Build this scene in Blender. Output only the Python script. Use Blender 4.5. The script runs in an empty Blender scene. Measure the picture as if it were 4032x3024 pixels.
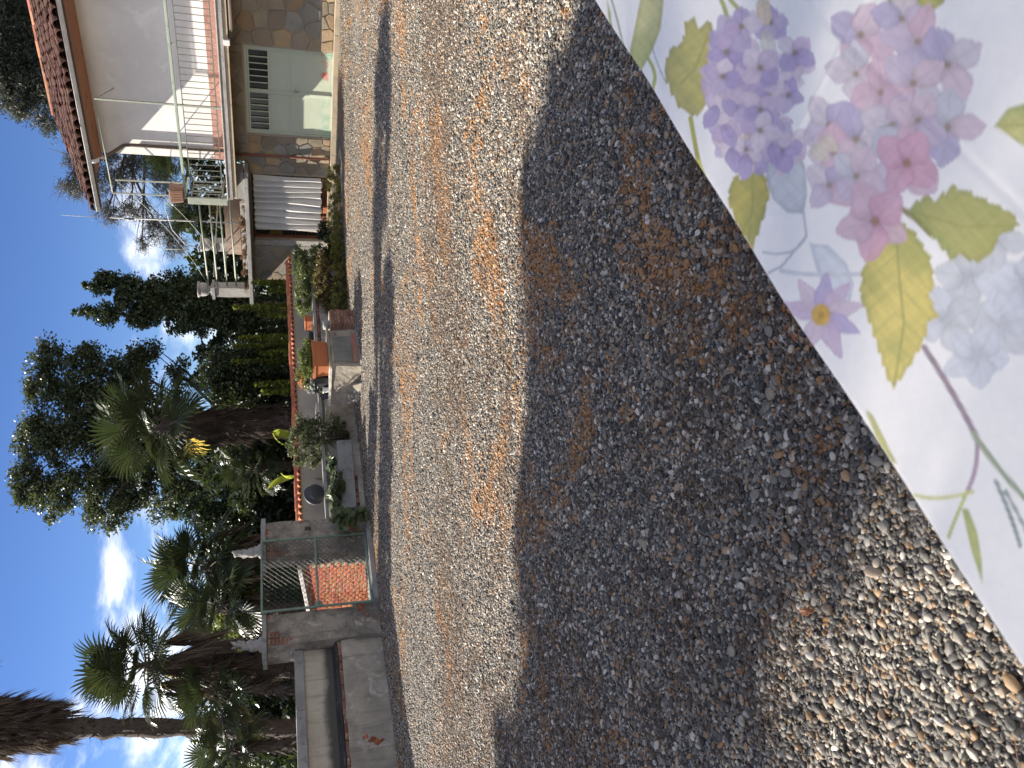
import bpy, bmesh, math, random
import numpy as np
from mathutils import Vector, Matrix

random.seed(7)
RNG = np.random.default_rng(7)
SC = bpy.context.scene
COL = SC.collection
PI = math.pi

# ------------------------------------------------------------------ camera
FPX, EYE = 3028.0, 1.55                     # focal length in photo pixels, eye height
PITCH, ROLL = math.radians(17.0), math.radians(1.4)
FWD = Vector((0, math.cos(PITCH), -math.sin(PITCH)))
UP0 = Vector((0, math.sin(PITCH), math.cos(PITCH)))
RT0 = Vector((1, 0, 0))
CR = math.cos(ROLL) * RT0 - math.sin(ROLL) * UP0
CU = math.sin(ROLL) * RT0 + math.cos(ROLL) * UP0
EYEV = Vector((0, 0, EYE))
cam = bpy.data.cameras.new('camera')
camo = bpy.data.objects.new('camera', cam)
COL.objects.link(camo)
m3 = Matrix((-CU, CR, -FWD)).transposed()   # the phone was held on its side
camo.matrix_world = Matrix.Translation(EYEV) @ m3.to_4x4()
cam.sensor_fit = 'HORIZONTAL'
cam.sensor_width = 36.0
cam.lens = 36.0 * FPX / 4032.0
cam.clip_start, cam.clip_end = 0.05, 3000
cam.dof.use_dof = True
cam.dof.focus_distance = 6.0
cam.dof.aperture_fstop = 6.3
SC.camera = camo

# ------------------------------------------------------------------ light
SUN = Vector((-0.75, 0.33, 0.575)).normalized()      # towards the sun
EL = math.asin(SUN.z)
AZ = math.atan2(SUN.x, SUN.y)
sun = bpy.data.lights.new('sun', 'SUN')
sun.energy = 5.0
sun.angle = math.radians(0.53)
sun.color = (1.0, 0.93, 0.82)
suno = bpy.data.objects.new('sun', sun)
COL.objects.link(suno)
suno.rotation_euler = (-SUN).to_track_quat('-Z', 'Y').to_euler()
suno.location = (-30, 13, 25)

W = bpy.data.worlds.new('World')
SC.world = W
W.use_nodes = True
nt = W.node_tree
nt.nodes.clear()
wo = nt.nodes.new('ShaderNodeOutputWorld')
bg = nt.nodes.new('ShaderNodeBackground')
sky = nt.nodes.new('ShaderNodeTexSky')
sky.sky_type = 'NISHITA'
sky.sun_disc = False
sky.sun_elevation = EL
sky.sun_rotation = AZ
sky.altitude = 1200
sky.air_density = 1.0
sky.dust_density = 0.2
sky.ozone_density = 5.0
tc = nt.nodes.new('ShaderNodeTexCoord')
sep = nt.nodes.new('ShaderNodeSeparateXYZ')
nt.links.new(tc.outputs['Generated'], sep.inputs[0])
mp = nt.nodes.new('ShaderNodeMapping')
mp.inputs['Scale'].default_value = (1.0, 1.0, 2.1)
mp.inputs['Location'].default_value = (1.7, 5.0, 1.4)
nt.links.new(tc.outputs['Generated'], mp.inputs[0])
nz = nt.nodes.new('ShaderNodeTexNoise')
nz.inputs['Scale'].default_value = 2.6
nz.inputs['Detail'].default_value = 9
nz.inputs['Roughness'].default_value = 0.58
nz.inputs['Distortion'].default_value = 0.25
nt.links.new(mp.outputs[0], nz.inputs[0])
ele = nt.nodes.new('ShaderNodeMapRange')       # cumulus sits low over the horizon; beyond the view it is added to brighten shade
ele.inputs[1].default_value, ele.inputs[2].default_value = 0.02, 0.40
ele.inputs[3].default_value, ele.inputs[4].default_value = 0.11, 0.022
nt.links.new(sep.outputs[2], ele.inputs[0])
ad = nt.nodes.new('ShaderNodeMath'); ad.operation = 'ADD'
nt.links.new(nz.outputs[0], ad.inputs[0]); nt.links.new(ele.outputs[0], ad.inputs[1])
cr = nt.nodes.new('ShaderNodeMapRange'); cr.interpolation_type = 'SMOOTHSTEP'
cr.inputs[1].default_value, cr.inputs[2].default_value = 0.53, 0.66
nt.links.new(ad.outputs[0], cr.inputs[0])
nz2 = nt.nodes.new('ShaderNodeTexNoise')
nz2.inputs['Scale'].default_value = 9.0; nz2.inputs['Detail'].default_value = 6
nt.links.new(mp.outputs[0], nz2.inputs[0])
cc = nt.nodes.new('ShaderNodeMix'); cc.data_type = 'RGBA'
cc.inputs[6].default_value = (9.0, 9.2, 9.8, 1); cc.inputs[7].default_value = (19.0, 18.4, 17.4, 1)
nt.links.new(nz2.outputs[0], cc.inputs[0])
mx = nt.nodes.new('ShaderNodeMix'); mx.data_type = 'RGBA'
nt.links.new(cr.outputs[0], mx.inputs[0])
hs_ = nt.nodes.new('ShaderNodeHueSaturation')          # the phone's rendering of the blue
hs_.inputs['Hue'].default_value = 0.513; hs_.inputs['Saturation'].default_value = 1.12; hs_.inputs['Value'].default_value = 0.86
nt.links.new(sky.outputs[0], hs_.inputs['Color'])
nt.links.new(hs_.outputs[0], mx.inputs[6]); nt.links.new(cc.outputs[2], mx.inputs[7])
nt.links.new(mx.outputs[2], bg.inputs[0])
bg.inputs[1].default_value = 0.055
nt.links.new(bg.outputs[0], wo.inputs[0])

SC.view_settings.view_transform = 'Standard'
SC.view_settings.look = 'None'
SC.view_settings.exposure = 1.5
SC.view_settings.gamma = 1.0
SC.view_settings.use_curve_mapping = False
SC.render.engine = 'CYCLES'
SC.cycles.use_denoising = True
SC.cycles.max_bounces = 6
SC.cycles.transparent_max_bounces = 8
SC.cycles.sample_clamp_indirect = 6.0

# ------------------------------------------------------------------ survey: where a sight line meets the ground or an upright
def sight(X, Y):
    return FWD + CR * ((3024 - Y - 1512) / FPX) - CU * ((X - 2016) / FPX)
def at_height(X, Y, z=0.0):
    d = sight(X, Y); return EYEV + d * ((z - EYE) / d.z)
def at_depth(X, Y, y):
    d = sight(X, Y); return EYEV + d * (y / d.y)
def at_plane(X, Y, p0, n):
    d = sight(X, Y); return EYEV + d * ((p0 - EYEV).dot(n) / d.dot(n))

# yard axes: EX runs along the house front to the right, EY runs away into the house
EX = Vector((0.733, -0.680, 0)).normalized()
EY = Vector((0.680, 0.733, 0)).normalized()
YAW = math.atan2(EX.y, EX.x)
HOUSE0 = Vector((6.09, 20.73, 0))
def hx(X, Y, w=0.0):                        # a point of the house front (w metres out of it) in house coordinates
    p = at_plane(X, Y, HOUSE0 - EY * w, -EY) - HOUSE0
    return p.dot(EX), p.z

# ------------------------------------------------------------------ object helpers
def tag(o, label=None, cat=None, group=None, kind=None):
    if label: o['label'] = label
    if cat: o['category'] = cat
    if group: o['group'] = group
    if kind: o['kind'] = kind
    return o
def thing(name, label, cat, loc=(0, 0, 0), rz=0.0, group=None):
    o = bpy.data.objects.new(name, None)
    COL.objects.link(o)
    o.empty_display_size = 0.2
    o.location = loc
    o.rotation_euler = (0, 0, rz)
    return tag(o, label, cat, group)
def link(name, mesh, parent=None, loc=None, rot=None, scale=None):
    o = bpy.data.objects.new(name, mesh)
    COL.objects.link(o)
    if parent: o.parent = parent
    if loc is not None: o.location = loc
    if rot is not None: o.rotation_euler = rot
    if scale is not None: o.scale = scale
    return o
def dup_tree(root, loc, rz, label=None, scale=1.0):
    r = root.copy(); COL.objects.link(r)
    r.location = loc; r.rotation_euler = (0, 0, rz); r.scale = (scale,) * 3
    if label: r['label'] = label
    for ch in list(root.children):
        c = ch.copy(); COL.objects.link(c); c.parent = r
        for g in list(ch.children):
            d = g.copy(); COL.objects.link(d); d.parent = c
    return r

class MB:
    """collects simple shapes and turns them into one mesh"""
    def __init__(s): s.v = []; s.f = []; s.sm = []
    def add(s, vs, fs, smooth=False):
        n = len(s.v)
        s.v += [tuple(v) for v in vs]
        s.f += [tuple(i + n for i in f) for f in fs]
        s.sm += [smooth] * len(fs)
        return s
    def box(s, x0, x1, y0, y1, z0, z1):
        v = [(x, y, z) for z in (z0, z1) for y in (y0, y1) for x in (x0, x1)]
        return s.add(v, [(0, 2, 3, 1), (4, 5, 7, 6), (0, 1, 5, 4), (2, 6, 7, 3), (0, 4, 6, 2), (1, 3, 7, 5)])
    def frame_box(s, o, ax, ay, az):
        o, ax, ay, az = Vector(o), Vector(ax), Vector(ay), Vector(az)
        v = [o + ax * i + ay * j + az * k for k in (0, 1) for j in (0, 1) for i in (0, 1)]
        return s.add(v, [(0, 2, 3, 1), (4, 5, 7, 6), (0, 1, 5, 4), (2, 6, 7, 3), (0, 4, 6, 2), (1, 3, 7, 5)])
    def tube(s, pts, r, n=8, caps=True, smooth=True):
        pts = [Vector(p) for p in pts]
        rs = r if isinstance(r, (list, tuple)) else [r] * len(pts)
        vs, fs = [], []
        t0 = (pts[1] - pts[0]).normalized()
        a = t0.orthogonal().normalized()
        for i, p in enumerate(pts):
            t = (pts[min(i + 1, len(pts) - 1)] - pts[max(i - 1, 0)])
            t = t.normalized() if t.length > 1e-9 else t0
            a = (a - t * a.dot(t))
            a = a.normalized() if a.length > 1e-6 else t.orthogonal().normalized()
            b = t.cross(a)
            for k in range(n):
                q = 2 * PI * k / n
                vs.append(p + (a * math.cos(q) + b * math.sin(q)) * rs[i])
        for i in range(len(pts) - 1):
            for k in range(n):
                fs.append((i * n + k, i * n + (k + 1) % n, (i + 1) * n + (k + 1) % n, (i + 1) * n + k))
        if caps:
            fs.append(tuple(reversed(range(n))))
            fs.append(tuple(range((len(pts) - 1) * n, len(pts) * n)))
        return s.add(vs, fs, smooth)
    def lathe(s, prof, n=20, o=(0, 0, 0), smooth=True, close=True):
        vs, fs = [], []
        for r, z in prof:
            for k in range(n):
                q = 2 * PI * k / n
                vs.append((o[0] + r * math.cos(q), o[1] + r * math.sin(q), o[2] + z))
        for i in range(len(prof) - 1):
            for k in range(n):
                fs.append((i * n + k, i * n + (k + 1) % n, (i + 1) * n + (k + 1) % n, (i + 1) * n + k))
        if close:
            fs.append(tuple(reversed(range(n)))); fs.append(tuple(range((len(prof) - 1) * n, len(prof) * n)))
        return s.add(vs, fs, smooth)
    def prism(s, poly, d0, d1, axis='y'):
        """extrude a 2-D polygon; axis y: poly is (x,z); axis x: poly is (y,z); axis z: poly is (x,y)"""
        n = len(poly)
        def P(p, d):
            return (p[0], d, p[1]) if axis == 'y' else ((d, p[0], p[1]) if axis == 'x' else (p[0], p[1], d))
        vs = [P(p, d0) for p in poly] + [P(p, d1) for p in poly]
        fs = [tuple(range(n)), tuple(reversed(range(n, 2 * n)))]
        fs += [(i, i + n, (i + 1) % n + n, (i + 1) % n) for i in range(n)]
        return s.add(vs, fs)
    def mesh(s, name, mat, bevel=0.0, jit=0.0, seg=1):
        me = bpy.data.meshes.new(name)
        me.from_pydata(s.v, [], s.f)
        me.materials.append(mat)
        me.polygons.foreach_set('use_smooth', s.sm)
        bm = bmesh.new(); bm.from_mesh(me)
        bmesh.ops.recalc_face_normals(bm, faces=bm.faces)
        if bevel > 0:
            bmesh.ops.bevel(bm, geom=[e for e in bm.edges if len(e.link_faces) == 2 and e.calc_face_angle(0) > 0.6], offset=bevel, segments=seg, affect='EDGES', clamp_overlap=True)
        if jit > 0:
            for v in bm.verts:
                v.co += Vector((random.uniform(-jit, jit), random.uniform(-jit, jit), random.uniform(-jit, jit)))
        bm.to_mesh(me); bm.free()
        me.update()
        return me
    def build(s, name, mat, parent=None, bevel=0.0, jit=0.0, seg=1, **k):
        return link(name, s.mesh(name, mat, bevel, jit, seg), parent, **k)

def rough_box(name, mat, parent, x0, x1, y0, y1, z0, z1, step=0.12, amp=0.012, seed=0, fine=0.0):
    """an old wall block: a gridded box whose faces and edges wander"""
    from mathutils import noise
    bm = bmesh.new()
    nx, ny, nz_ = [max(1, int(math.ceil(abs(b - a) / step))) for a, b in ((x0, x1), (y0, y1), (z0, z1))]
    cache = {}
    def V(i, j, k):
        key = (i, j, k)
        if key not in cache:
            p = Vector((x0 + (x1 - x0) * i / nx, y0 + (y1 - y0) * j / ny, z0 + (z1 - z0) * k / nz_))
            d = noise.noise_vector(p * 3.1 + Vector((seed, 0, 0))) * amp + noise.noise_vector(p * 11 + Vector((0, seed, 0))) * amp * 0.5
            if k == 0: d.z = 0
            cache[key] = bm.verts.new(p + d)
        return cache[key]
    def quad(a, b, c, d): bm.faces.new((a, b, c, d)).smooth = False
    for i in range(nx):
        for j in range(ny):
            quad(V(i, j, 0), V(i, j + 1, 0), V(i + 1, j + 1, 0), V(i + 1, j, 0))
            quad(V(i, j, nz_), V(i + 1, j, nz_), V(i + 1, j + 1, nz_), V(i, j + 1, nz_))
    for i in range(nx):
        for k in range(nz_):
            quad(V(i, 0, k), V(i + 1, 0, k), V(i + 1, 0, k + 1), V(i, 0, k + 1))
            quad(V(i, ny, k), V(i, ny, k + 1), V(i + 1, ny, k + 1), V(i + 1, ny, k))
    for j in range(ny):
        for k in range(nz_):
            quad(V(0, j, k), V(0, j, k + 1), V(0, j + 1, k + 1), V(0, j + 1, k))
            quad(V(nx, j, k), V(nx, j + 1, k), V(nx, j + 1, k + 1), V(nx, j, k + 1))
    me = bpy.data.meshes.new(name)
    bm.to_mesh(me); bm.free()
    me.materials.append(mat)
    return link(name, me, parent)

# ------------------------------------------------------------------ materials
def new_mat(name):
    m = bpy.data.materials.new(name); m.use_nodes = True
    t = m.node_tree; t.nodes.clear()
    out = t.nodes.new('ShaderNodeOutputMaterial')
    b = t.nodes.new('ShaderNodeBsdfPrincipled')
    t.links.new(b.outputs[0], out.inputs[0])
    return m, t, b, out
def _noise(t, vec, scale, detail=4, rough=0.55, dist=0.0):
    n = t.nodes.new('ShaderNodeTexNoise')
    n.inputs['Scale'].default_value = scale; n.inputs['Detail'].default_value = detail
    n.inputs['Roughness'].default_value = rough; n.inputs['Distortion'].default_value = dist
    t.links.new(vec, n.inputs['Vector']); return n.outputs[0]
def _ramp(t, fac, a, b):
    r = t.nodes.new('ShaderNodeMapRange'); r.interpolation_type = 'SMOOTHSTEP'
    r.inputs[1].default_value, r.inputs[2].default_value = a, b
    t.links.new(fac, r.inputs[0]); return r.outputs[0]
def _mix(t, fac, a, b, mode='MIX'):
    x = t.nodes.new('ShaderNodeMix'); x.data_type = 'RGBA'; x.blend_type = mode
    for val, i in ((fac, 0), (a, 6), (b, 7)):
        if hasattr(val, 'is_output'): t.links.new(val, x.inputs[i])
        elif i == 0: x.inputs[0].default_value = val
        else: x.inputs[i].default_value = (*val, 1)
    return x.outputs[2]
def _coord(t, kind='Object', scale=None, world=False):
    if world:
        g = t.nodes.new('ShaderNodeNewGeometry'); v = g.outputs['Position']
    else:
        g = t.nodes.new('ShaderNodeTexCoord'); v = g.outputs[kind]
    if scale:
        m = t.nodes.new('ShaderNodeMapping'); m.inputs['Scale'].default_value = scale
        t.links.new(v, m.inputs[0]); v = m.outputs[0]
    return v
def _bump(t, b, h, strength=0.4, dist=0.01):
    n = t.nodes.new('ShaderNodeBump'); n.inputs['Strength'].default_value = strength; n.inputs['Distance'].default_value = dist
    t.links.new(h, n.inputs['Height']); t.links.new(n.outputs[0], b.inputs['Normal']); return n
def _math(t, op, a, b=None):
    n = t.nodes.new('ShaderNodeMath'); n.operation = op
    for val, i in ((a, 0), (b, 1)):
        if val is None: continue
        if hasattr(val, 'is_output'): t.links.new(val, n.inputs[i])
        else: n.inputs[i].default_value = val
    return n.outputs[0]

def plain(name, c1, c2=None, scale=6.0, rough=0.8, bump=0.15, bscale=60.0, bdist=0.004, per_obj=0.0, c3=None, lo=0.35, hi=0.7, spec=0.3, metal=0.0, stretch=None, world=False):
    """a matt surface whose colour wanders between two or three tones"""
    m, t, b, out = new_mat(name)
    v = _coord(t, scale=stretch, world=world)
    if per_obj:
        oi = t.nodes.new('ShaderNodeObjectInfo')
        av = t.nodes.new('ShaderNodeVectorMath'); av.operation = 'ADD'
        sc = t.nodes.new('ShaderNodeVectorMath'); sc.operation = 'SCALE'; sc.inputs[3].default_value = 40.0
        cb = t.nodes.new('ShaderNodeCombineXYZ')
        for i in range(3): t.links.new(oi.outputs['Random'], cb.inputs[i])
        t.links.new(cb.outputs[0], sc.inputs[0]); t.links.new(v, av.inputs[0]); t.links.new(sc.outputs[0], av.inputs[1])
        v = av.outputs[0]
    col = None
    n1 = _noise(t, v, scale, 6, 0.62)
    col = _mix(t, _ramp(t, n1, lo, hi), c1, c2 if c2 else tuple(x * 0.8 for x in c1))
    if c3:
        n2 = _noise(t, v, scale * 2.7, 5, 0.65, 0.4)
        col = _mix(t, _ramp(t, n2, 0.55, 0.68), col, c3)
    if per_obj:
        hs = t.nodes.new('ShaderNodeHueSaturation')
        mr = t.nodes.new('ShaderNodeMapRange'); mr.inputs[3].default_value = 1 - per_obj; mr.inputs[4].default_value = 1 + per_obj
        t.links.new(oi.outputs['Random'], mr.inputs[0]); t.links.new(mr.outputs[0], hs.inputs['Value'])
        fr = _math(t, 'FRACT', _math(t, 'MULTIPLY', oi.outputs['Random'], 7.31))
        mh = t.nodes.new('ShaderNodeMapRange'); mh.inputs[3].default_value = 0.5 - per_obj * 0.05; mh.inputs[4].default_value = 0.5 + per_obj * 0.05
        t.links.new(fr, mh.inputs[0]); t.links.new(mh.outputs[0], hs.inputs['Hue'])
        t.links.new(col, hs.inputs['Color']); col = hs.outputs[0]
    t.links.new(col, b.inputs['Base Color'])
    b.inputs['Roughness'].default_value = rough
    b.inputs['Specular IOR Level'].default_value = spec
    b.inputs['Metallic'].default_value = metal
    if bump:
        _bump(t, b, _noise(t, v, bscale, 5, 0.65), bump, bdist)
    return m

def old_plaster(name, base, dark, pale, brick=None, brick_at=(0.63, 0.66), scale=1.6, wet=None, bump=0.5, streak=True):
    """lime plaster with stains, pale blooms and spots where it fell off the brick"""
    m, t, b, out = new_mat(name)
    v = _coord(t)
    n1 = _noise(t, v, scale, 8, 0.68, 0.3)
    col = _mix(t, _ramp(t, n1, 0.36, 0.62), base, dark)
    n2 = _noise(t, v, scale * 2.3, 8, 0.7, 0.6)
    col = _mix(t, _ramp(t, n2, 0.54, 0.70), col, pale)
    if streak:
        vs = _coord(t, scale=(9, 9, 0.9))
        n4 = _noise(t, vs, 1.2, 6, 0.6)
        col = _mix(t, _math(t, 'MULTIPLY', _ramp(t, n4, 0.5, 0.75), 0.55), col, tuple(x * 0.45 for x in dark))
    h = _noise(t, v, 38, 8, 0.75)
    fine = _noise(t, v, 7.0, 8, 0.7, 0.5)
    hh = _math(t, 'ADD', _math(t, 'MULTIPLY', h, 0.35), _math(t, 'MULTIPLY', fine, 0.9))
    spk = _noise(t, v, 55, 4, 0.7)
    col = _mix(t, _math(t, 'MULTIPLY', _ramp(t, spk, 0.5, 0.75), 0.4), col, tuple(x * 0.6 for x in dark))
    if brick:
        n3 = _noise(t, v, scale * 1.3, 5, 0.6, 0.35)
        mk = _ramp(t, n3, *brick_at)
        vb = _noise(t, v, 14, 4, 0.6)
        col = _mix(t, mk, col, _mix(t, _ramp(t, vb, 0.4, 0.62), brick, tuple(x * 0.45 for x in brick)))
        hh = _math(t, 'SUBTRACT', hh, _math(t, 'MULTIPLY', mk, 0.8))
    t.links.new(col, b.inputs['Base Color'])
    b.inputs['Roughness'].default_value = 0.92
    b.inputs['Specular IOR Level'].default_value = 0.15
    _bump(t, b, hh, bump, 0.02)
    return m

def leafy(name, c1, c2, c3=None, trans=0.35, rough=0.45, spec=0.35, tcol=None):
    """leaf material: colour per leaf, some light comes through"""
    m, t, b, out = new_mat(name)
    g = t.nodes.new('ShaderNodeNewGeometry')
    r = g.outputs['Random Per Island']
    col = _mix(t, r, c1, c2)
    if c3:
        f = _math(t, 'FRACT', _math(t, 'MULTIPLY', r, 13.7))
        col = _mix(t, _ramp(t, f, 0.80, 0.9), col, c3)
    t.links.new(col, b.inputs['Base Color'])
    b.inputs['Roughness'].default_value = rough
    b.inputs['Specular IOR Level'].default_value = spec
    tr = t.nodes.new('ShaderNodeBsdfTranslucent')
    tcm = _mix(t, 0.5, col, tcol if tcol else tuple(min(1, x * 2.2) for x in c2))
    t.links.new(tcm, tr.inputs[0])
    mx = t.nodes.new('ShaderNodeMixShader'); mx.inputs[0].default_value = trans
    t.links.new(b.outputs[0], mx.inputs[1]); t.links.new(tr.outputs[0], mx.inputs[2])
    t.links.new(mx.outputs[0], out.inputs[0])
    return m
# ------------------------------------------------------------------ ground
def gravel_colour(t, rnd, where):
    """grey river gravel, some tan and some white stones, brown needle litter in drifts"""
    ramp = t.nodes.new('ShaderNodeValToRGB')
    el = ramp.color_ramp.elements
    stops = [(0.0, (0.038, 0.035, 0.031)), (0.3, (0.086, 0.079, 0.068)), (0.52, (0.169, 0.156, 0.133)), (0.68, (0.254, 0.233, 0.195)),
             (0.76, (0.229, 0.146, 0.078)), (0.82, (0.305, 0.200, 0.110)), (0.88, (0.321, 0.288, 0.240)), (0.95, (0.440, 0.401, 0.336)), (1.0, (0.556, 0.506, 0.425))]
    el[0].position, el[0].color = stops[0][0], (*stops[0][1], 1)
    el[1].position, el[1].color = stops[-1][0], (*stops[-1][1], 1)
    for p, c in stops[1:-1]:
        e = el.new(p); e.color = (*c, 1)
    t.links.new(rnd, ramp.inputs[0])
    m1 = t.nodes.new('ShaderNodeMapping'); m1.inputs['Rotation'].default_value = (0, 0, math.radians(20)); m1.inputs['Scale'].default_value = (0.85, 1.15, 1)
    t.links.new(where, m1.inputs[0])
    d1 = _noise(t, m1.outputs[0], 0.62, 6, 0.66, 1.1)
    d2 = _noise(t, where, 5.0, 4, 0.7)
    mask = _ramp(t, _math(t, 'ADD', d1, _math(t, 'MULTIPLY', _math(t, 'SUBTRACT', _math(t, 'MULTIPLY', _math(t, 'ADD', d2, _noise(t, where, 22.0, 3, 0.7)), 0.5), 0.5), 0.85)), 0.55, 0.61)
    lit = _mix(t, d2, (0.42, 0.205, 0.068), (0.23, 0.12, 0.05))
    return ramp.outputs[0], mask, lit

m_ground, t, b, out = new_mat('gravel_bed')
pos = _coord(t, world=True)
vor = t.nodes.new('ShaderNodeTexVoronoi'); vor.inputs['Scale'].default_value = 72; vor.inputs['Randomness'].default_value = 1.0
t.links.new(pos, vor.inputs['Vector'])
sx = t.nodes.new('ShaderNodeSeparateColor'); t.links.new(vor.outputs['Color'], sx.inputs[0])
c0, mask, lit = gravel_colour(t, sx.outputs[0], pos)
f2 = _noise(t, pos, 130, 3, 0.6)
mk2 = _math(t, 'MULTIPLY', mask, _ramp(t, _math(t, 'ADD', sx.outputs[1], _math(t, 'MULTIPLY', f2, 0.4)), 0.12, 0.55))
c1 = _mix(t, mk2, c0, lit)
gap = _ramp(t, vor.outputs['Distance'], 0.85, 0.55)
c2 = _mix(t, _math(t, 'SUBTRACT', 1.0, gap), c1, (0.03, 0.028, 0.025))
t.links.new(c2, b.inputs['Base Color'])
b.inputs['Roughness'].default_value = 0.75
b.inputs['Specular IOR Level'].default_value = 0.25
_bump(t, b, _math(t, 'SUBTRACT', 1.0, _math(t, 'MULTIPLY', vor.outputs['Distance'], 1.2)), 0.55, 0.015)

def sheet(name, poly, z, mat, kind='structure', nx=1):
    me = bpy.data.meshes.new(name)
    me.from_pydata([(x, y, z) for x, y in poly], [], [tuple(range(len(poly)))])
    me.materials.append(mat)
    return tag(link(name, me), kind=kind)

m_soil = plain('garden_soil', (0.045, 0.05, 0.02), (0.075, 0.06, 0.035), 0.8, 0.95, 0.5, 12, 0.03, world=True)
sheet('ground', [(-900, -900), (900, -900), (900, 900), (-900, 900)], -0.34, m_soil)

# the gravelled yard: one uneven sheet, bounded by the walls
def yard_in(x, y):
    p = Vector((x, y, 0))
    return True
def make_yard():
    bm = bmesh.new()
    from mathutils import noise
    # yard outline in yard axes: a along EX, c along EY
    a0, a1, c0_, c1_ = -11.65, 14.0, -16.0, 18.6
    na, nc = 120, 160
    vs = {}
    for i in range(na + 1):
        for j in range(nc + 1):
            a = a0 + (a1 - a0) * i / na; c = c0_ + (c1_ - c0_) * j / nc
            p = EX * a + EY * c
            z = noise.noise(p * 0.35) * 0.03 + noise.noise(p * 1.3) * 0.012
            if a < a0 + 0.3 or c > 14.6: z *= 0.2
            vs[i, j] = bm.verts.new((p.x, p.y, z))
    for i in range(na):
        for j in range(nc):
            bm.faces.new((vs[i, j], vs[i + 1, j], vs[i + 1, j + 1], vs[i, j + 1])).smooth = True
    me = bpy.data.meshes.new('gravel_yard'); bm.to_mesh(me); bm.free()
    me.materials.append(m_ground)
    return tag(link('gravel_yard', me), kind='structure')
make_yard()
from mathutils import noise as mnoise
def yard_z(x, y):
    p = Vector((x, y, 0))
    return mnoise.noise(p * 0.35) * 0.03 + mnoise.noise(p * 1.3) * 0.012

# loose pebbles, real stones as far as one can tell them apart
m_peb, t, b, out = new_mat('pebble')
oi = t.nodes.new('ShaderNodeObjectInfo')
c0, mask, lit = gravel_colour(t, oi.outputs['Random'], oi.outputs['Location'])
fr = _math(t, 'FRACT', _math(t, 'MULTIPLY', oi.outputs['Random'], 17.3))
mk2 = _math(t, 'MULTIPLY', mask, _ramp(t, fr, 0.12, 0.5))
c1 = _mix(t, _math(t, 'MULTIPLY', mk2, 0.9), c0, lit)
ov = _coord(t)
c2 = _mix(t, 0.5, c1, _mix(t, _ramp(t, _noise(t, ov, 1.6, 5, 0.7), 0.35, 0.65), c1, (1.25, 1.22, 1.18), 'MULTIPLY'))
t.links.new(c2, b.inputs['Base Color'])
b.inputs['Roughness'].default_value = 0.62
b.inputs['Specular IOR Level'].default_value = 0.3

def scatter(name, pts, rots, scls, pick, shapes, label=None):
    """one object whose points each carry a small shape"""
    me = bpy.data.meshes.new(name)
    me.vertices.add(len(pts))
    me.vertices.foreach_set('co', np.asarray(pts, np.float32).ravel())
    for nm, typ, arr, key in (('rot', 'FLOAT_VECTOR', rots, 'vector'), ('scl', 'FLOAT_VECTOR', scls, 'vector'), ('pick', 'INT', pick, 'value')):
        a = me.attributes.new(nm, typ, 'POINT')
        a.data.foreach_set(key, np.asarray(arr, np.float32 if typ != 'INT' else np.int32).ravel())
    o = link(name, me)
    ng = bpy.data.node_groups.new(name, 'GeometryNodeTree')
    ng.interface.new_socket('Geometry', in_out='INPUT', socket_type='NodeSocketGeometry')
    ng.interface.new_socket('Geometry', in_out='OUTPUT', socket_type='NodeSocketGeometry')
    gi = ng.nodes.new('NodeGroupInput'); go = ng.nodes.new('NodeGroupOutput')
    join = ng.nodes.new('GeometryNodeGeometryToInstance')
    for mk in shapes:
        ng.links.new(mk(ng), join.inputs[0])
    io = ng.nodes.new('GeometryNodeInstanceOnPoints')
    io.inputs['Pick Instance'].default_value = True
    def att(nm, typ):
        n = ng.nodes.new('GeometryNodeInputNamedAttribute'); n.data_type = typ; n.inputs[0].default_value = nm
        return n.outputs['Attribute']
    e2r = ng.nodes.new('FunctionNodeEulerToRotation')
    ng.links.new(att('rot', 'FLOAT_VECTOR'), e2r.inputs[0])
    ng.links.new(gi.outputs[0], io.inputs['Points'])
    ng.links.new(join.outputs[0], io.inputs['Instance'])
    ng.links.new(att('pick', 'INT'), io.inputs['Instance Index'])
    ng.links.new(e2r.outputs[0], io.inputs['Rotation'])
    ng.links.new(att('scl', 'FLOAT_VECTOR'), io.inputs['Scale'])
    ng.links.new(io.outputs[0], go.inputs[0])
    md = o.modifiers.new('scatter', 'NODES'); md.node_group = ng
    return tag(o, kind='stuff')

def pebble_shape(w, sub, amp, mat):
    def mk(ng):
        ico = ng.nodes.new('GeometryNodeMeshIcoSphere'); ico.inputs['Radius'].default_value = 1.0; ico.inputs['Subdivisions'].default_value = sub
        nz = ng.nodes.new('ShaderNodeTexNoise'); nz.noise_dimensions = '4D'; nz.inputs['W'].default_value = w; nz.inputs['Scale'].default_value = 0.9; nz.inputs['Detail'].default_value = 1.0
        sb = ng.nodes.new('ShaderNodeVectorMath'); sb.operation = 'SUBTRACT'; sb.inputs[1].default_value = (0.5, 0.5, 0.5)
        sc = ng.nodes.new('ShaderNodeVectorMath'); sc.operation = 'SCALE'; sc.inputs[3].default_value = amp
        ng.links.new(nz.outputs['Color'], sb.inputs[0]); ng.links.new(sb.outputs[0], sc.inputs[0])
        sp = ng.nodes.new('GeometryNodeSetPosition')
        ng.links.new(ico.outputs[0], sp.inputs['Geometry']); ng.links.new(sc.outputs[0], sp.inputs['Offset'])
        sm = ng.nodes.new('GeometryNodeSetShadeSmooth'); ng.links.new(sp.outputs[0], sm.inputs[0])
        ma = ng.nodes.new('GeometryNodeSetMaterial'); ma.inputs['Material'].default_value = mat
        ng.links.new(sm.outputs[0], ma.inputs[0])
        return ma.outputs[0]
    return mk

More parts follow.
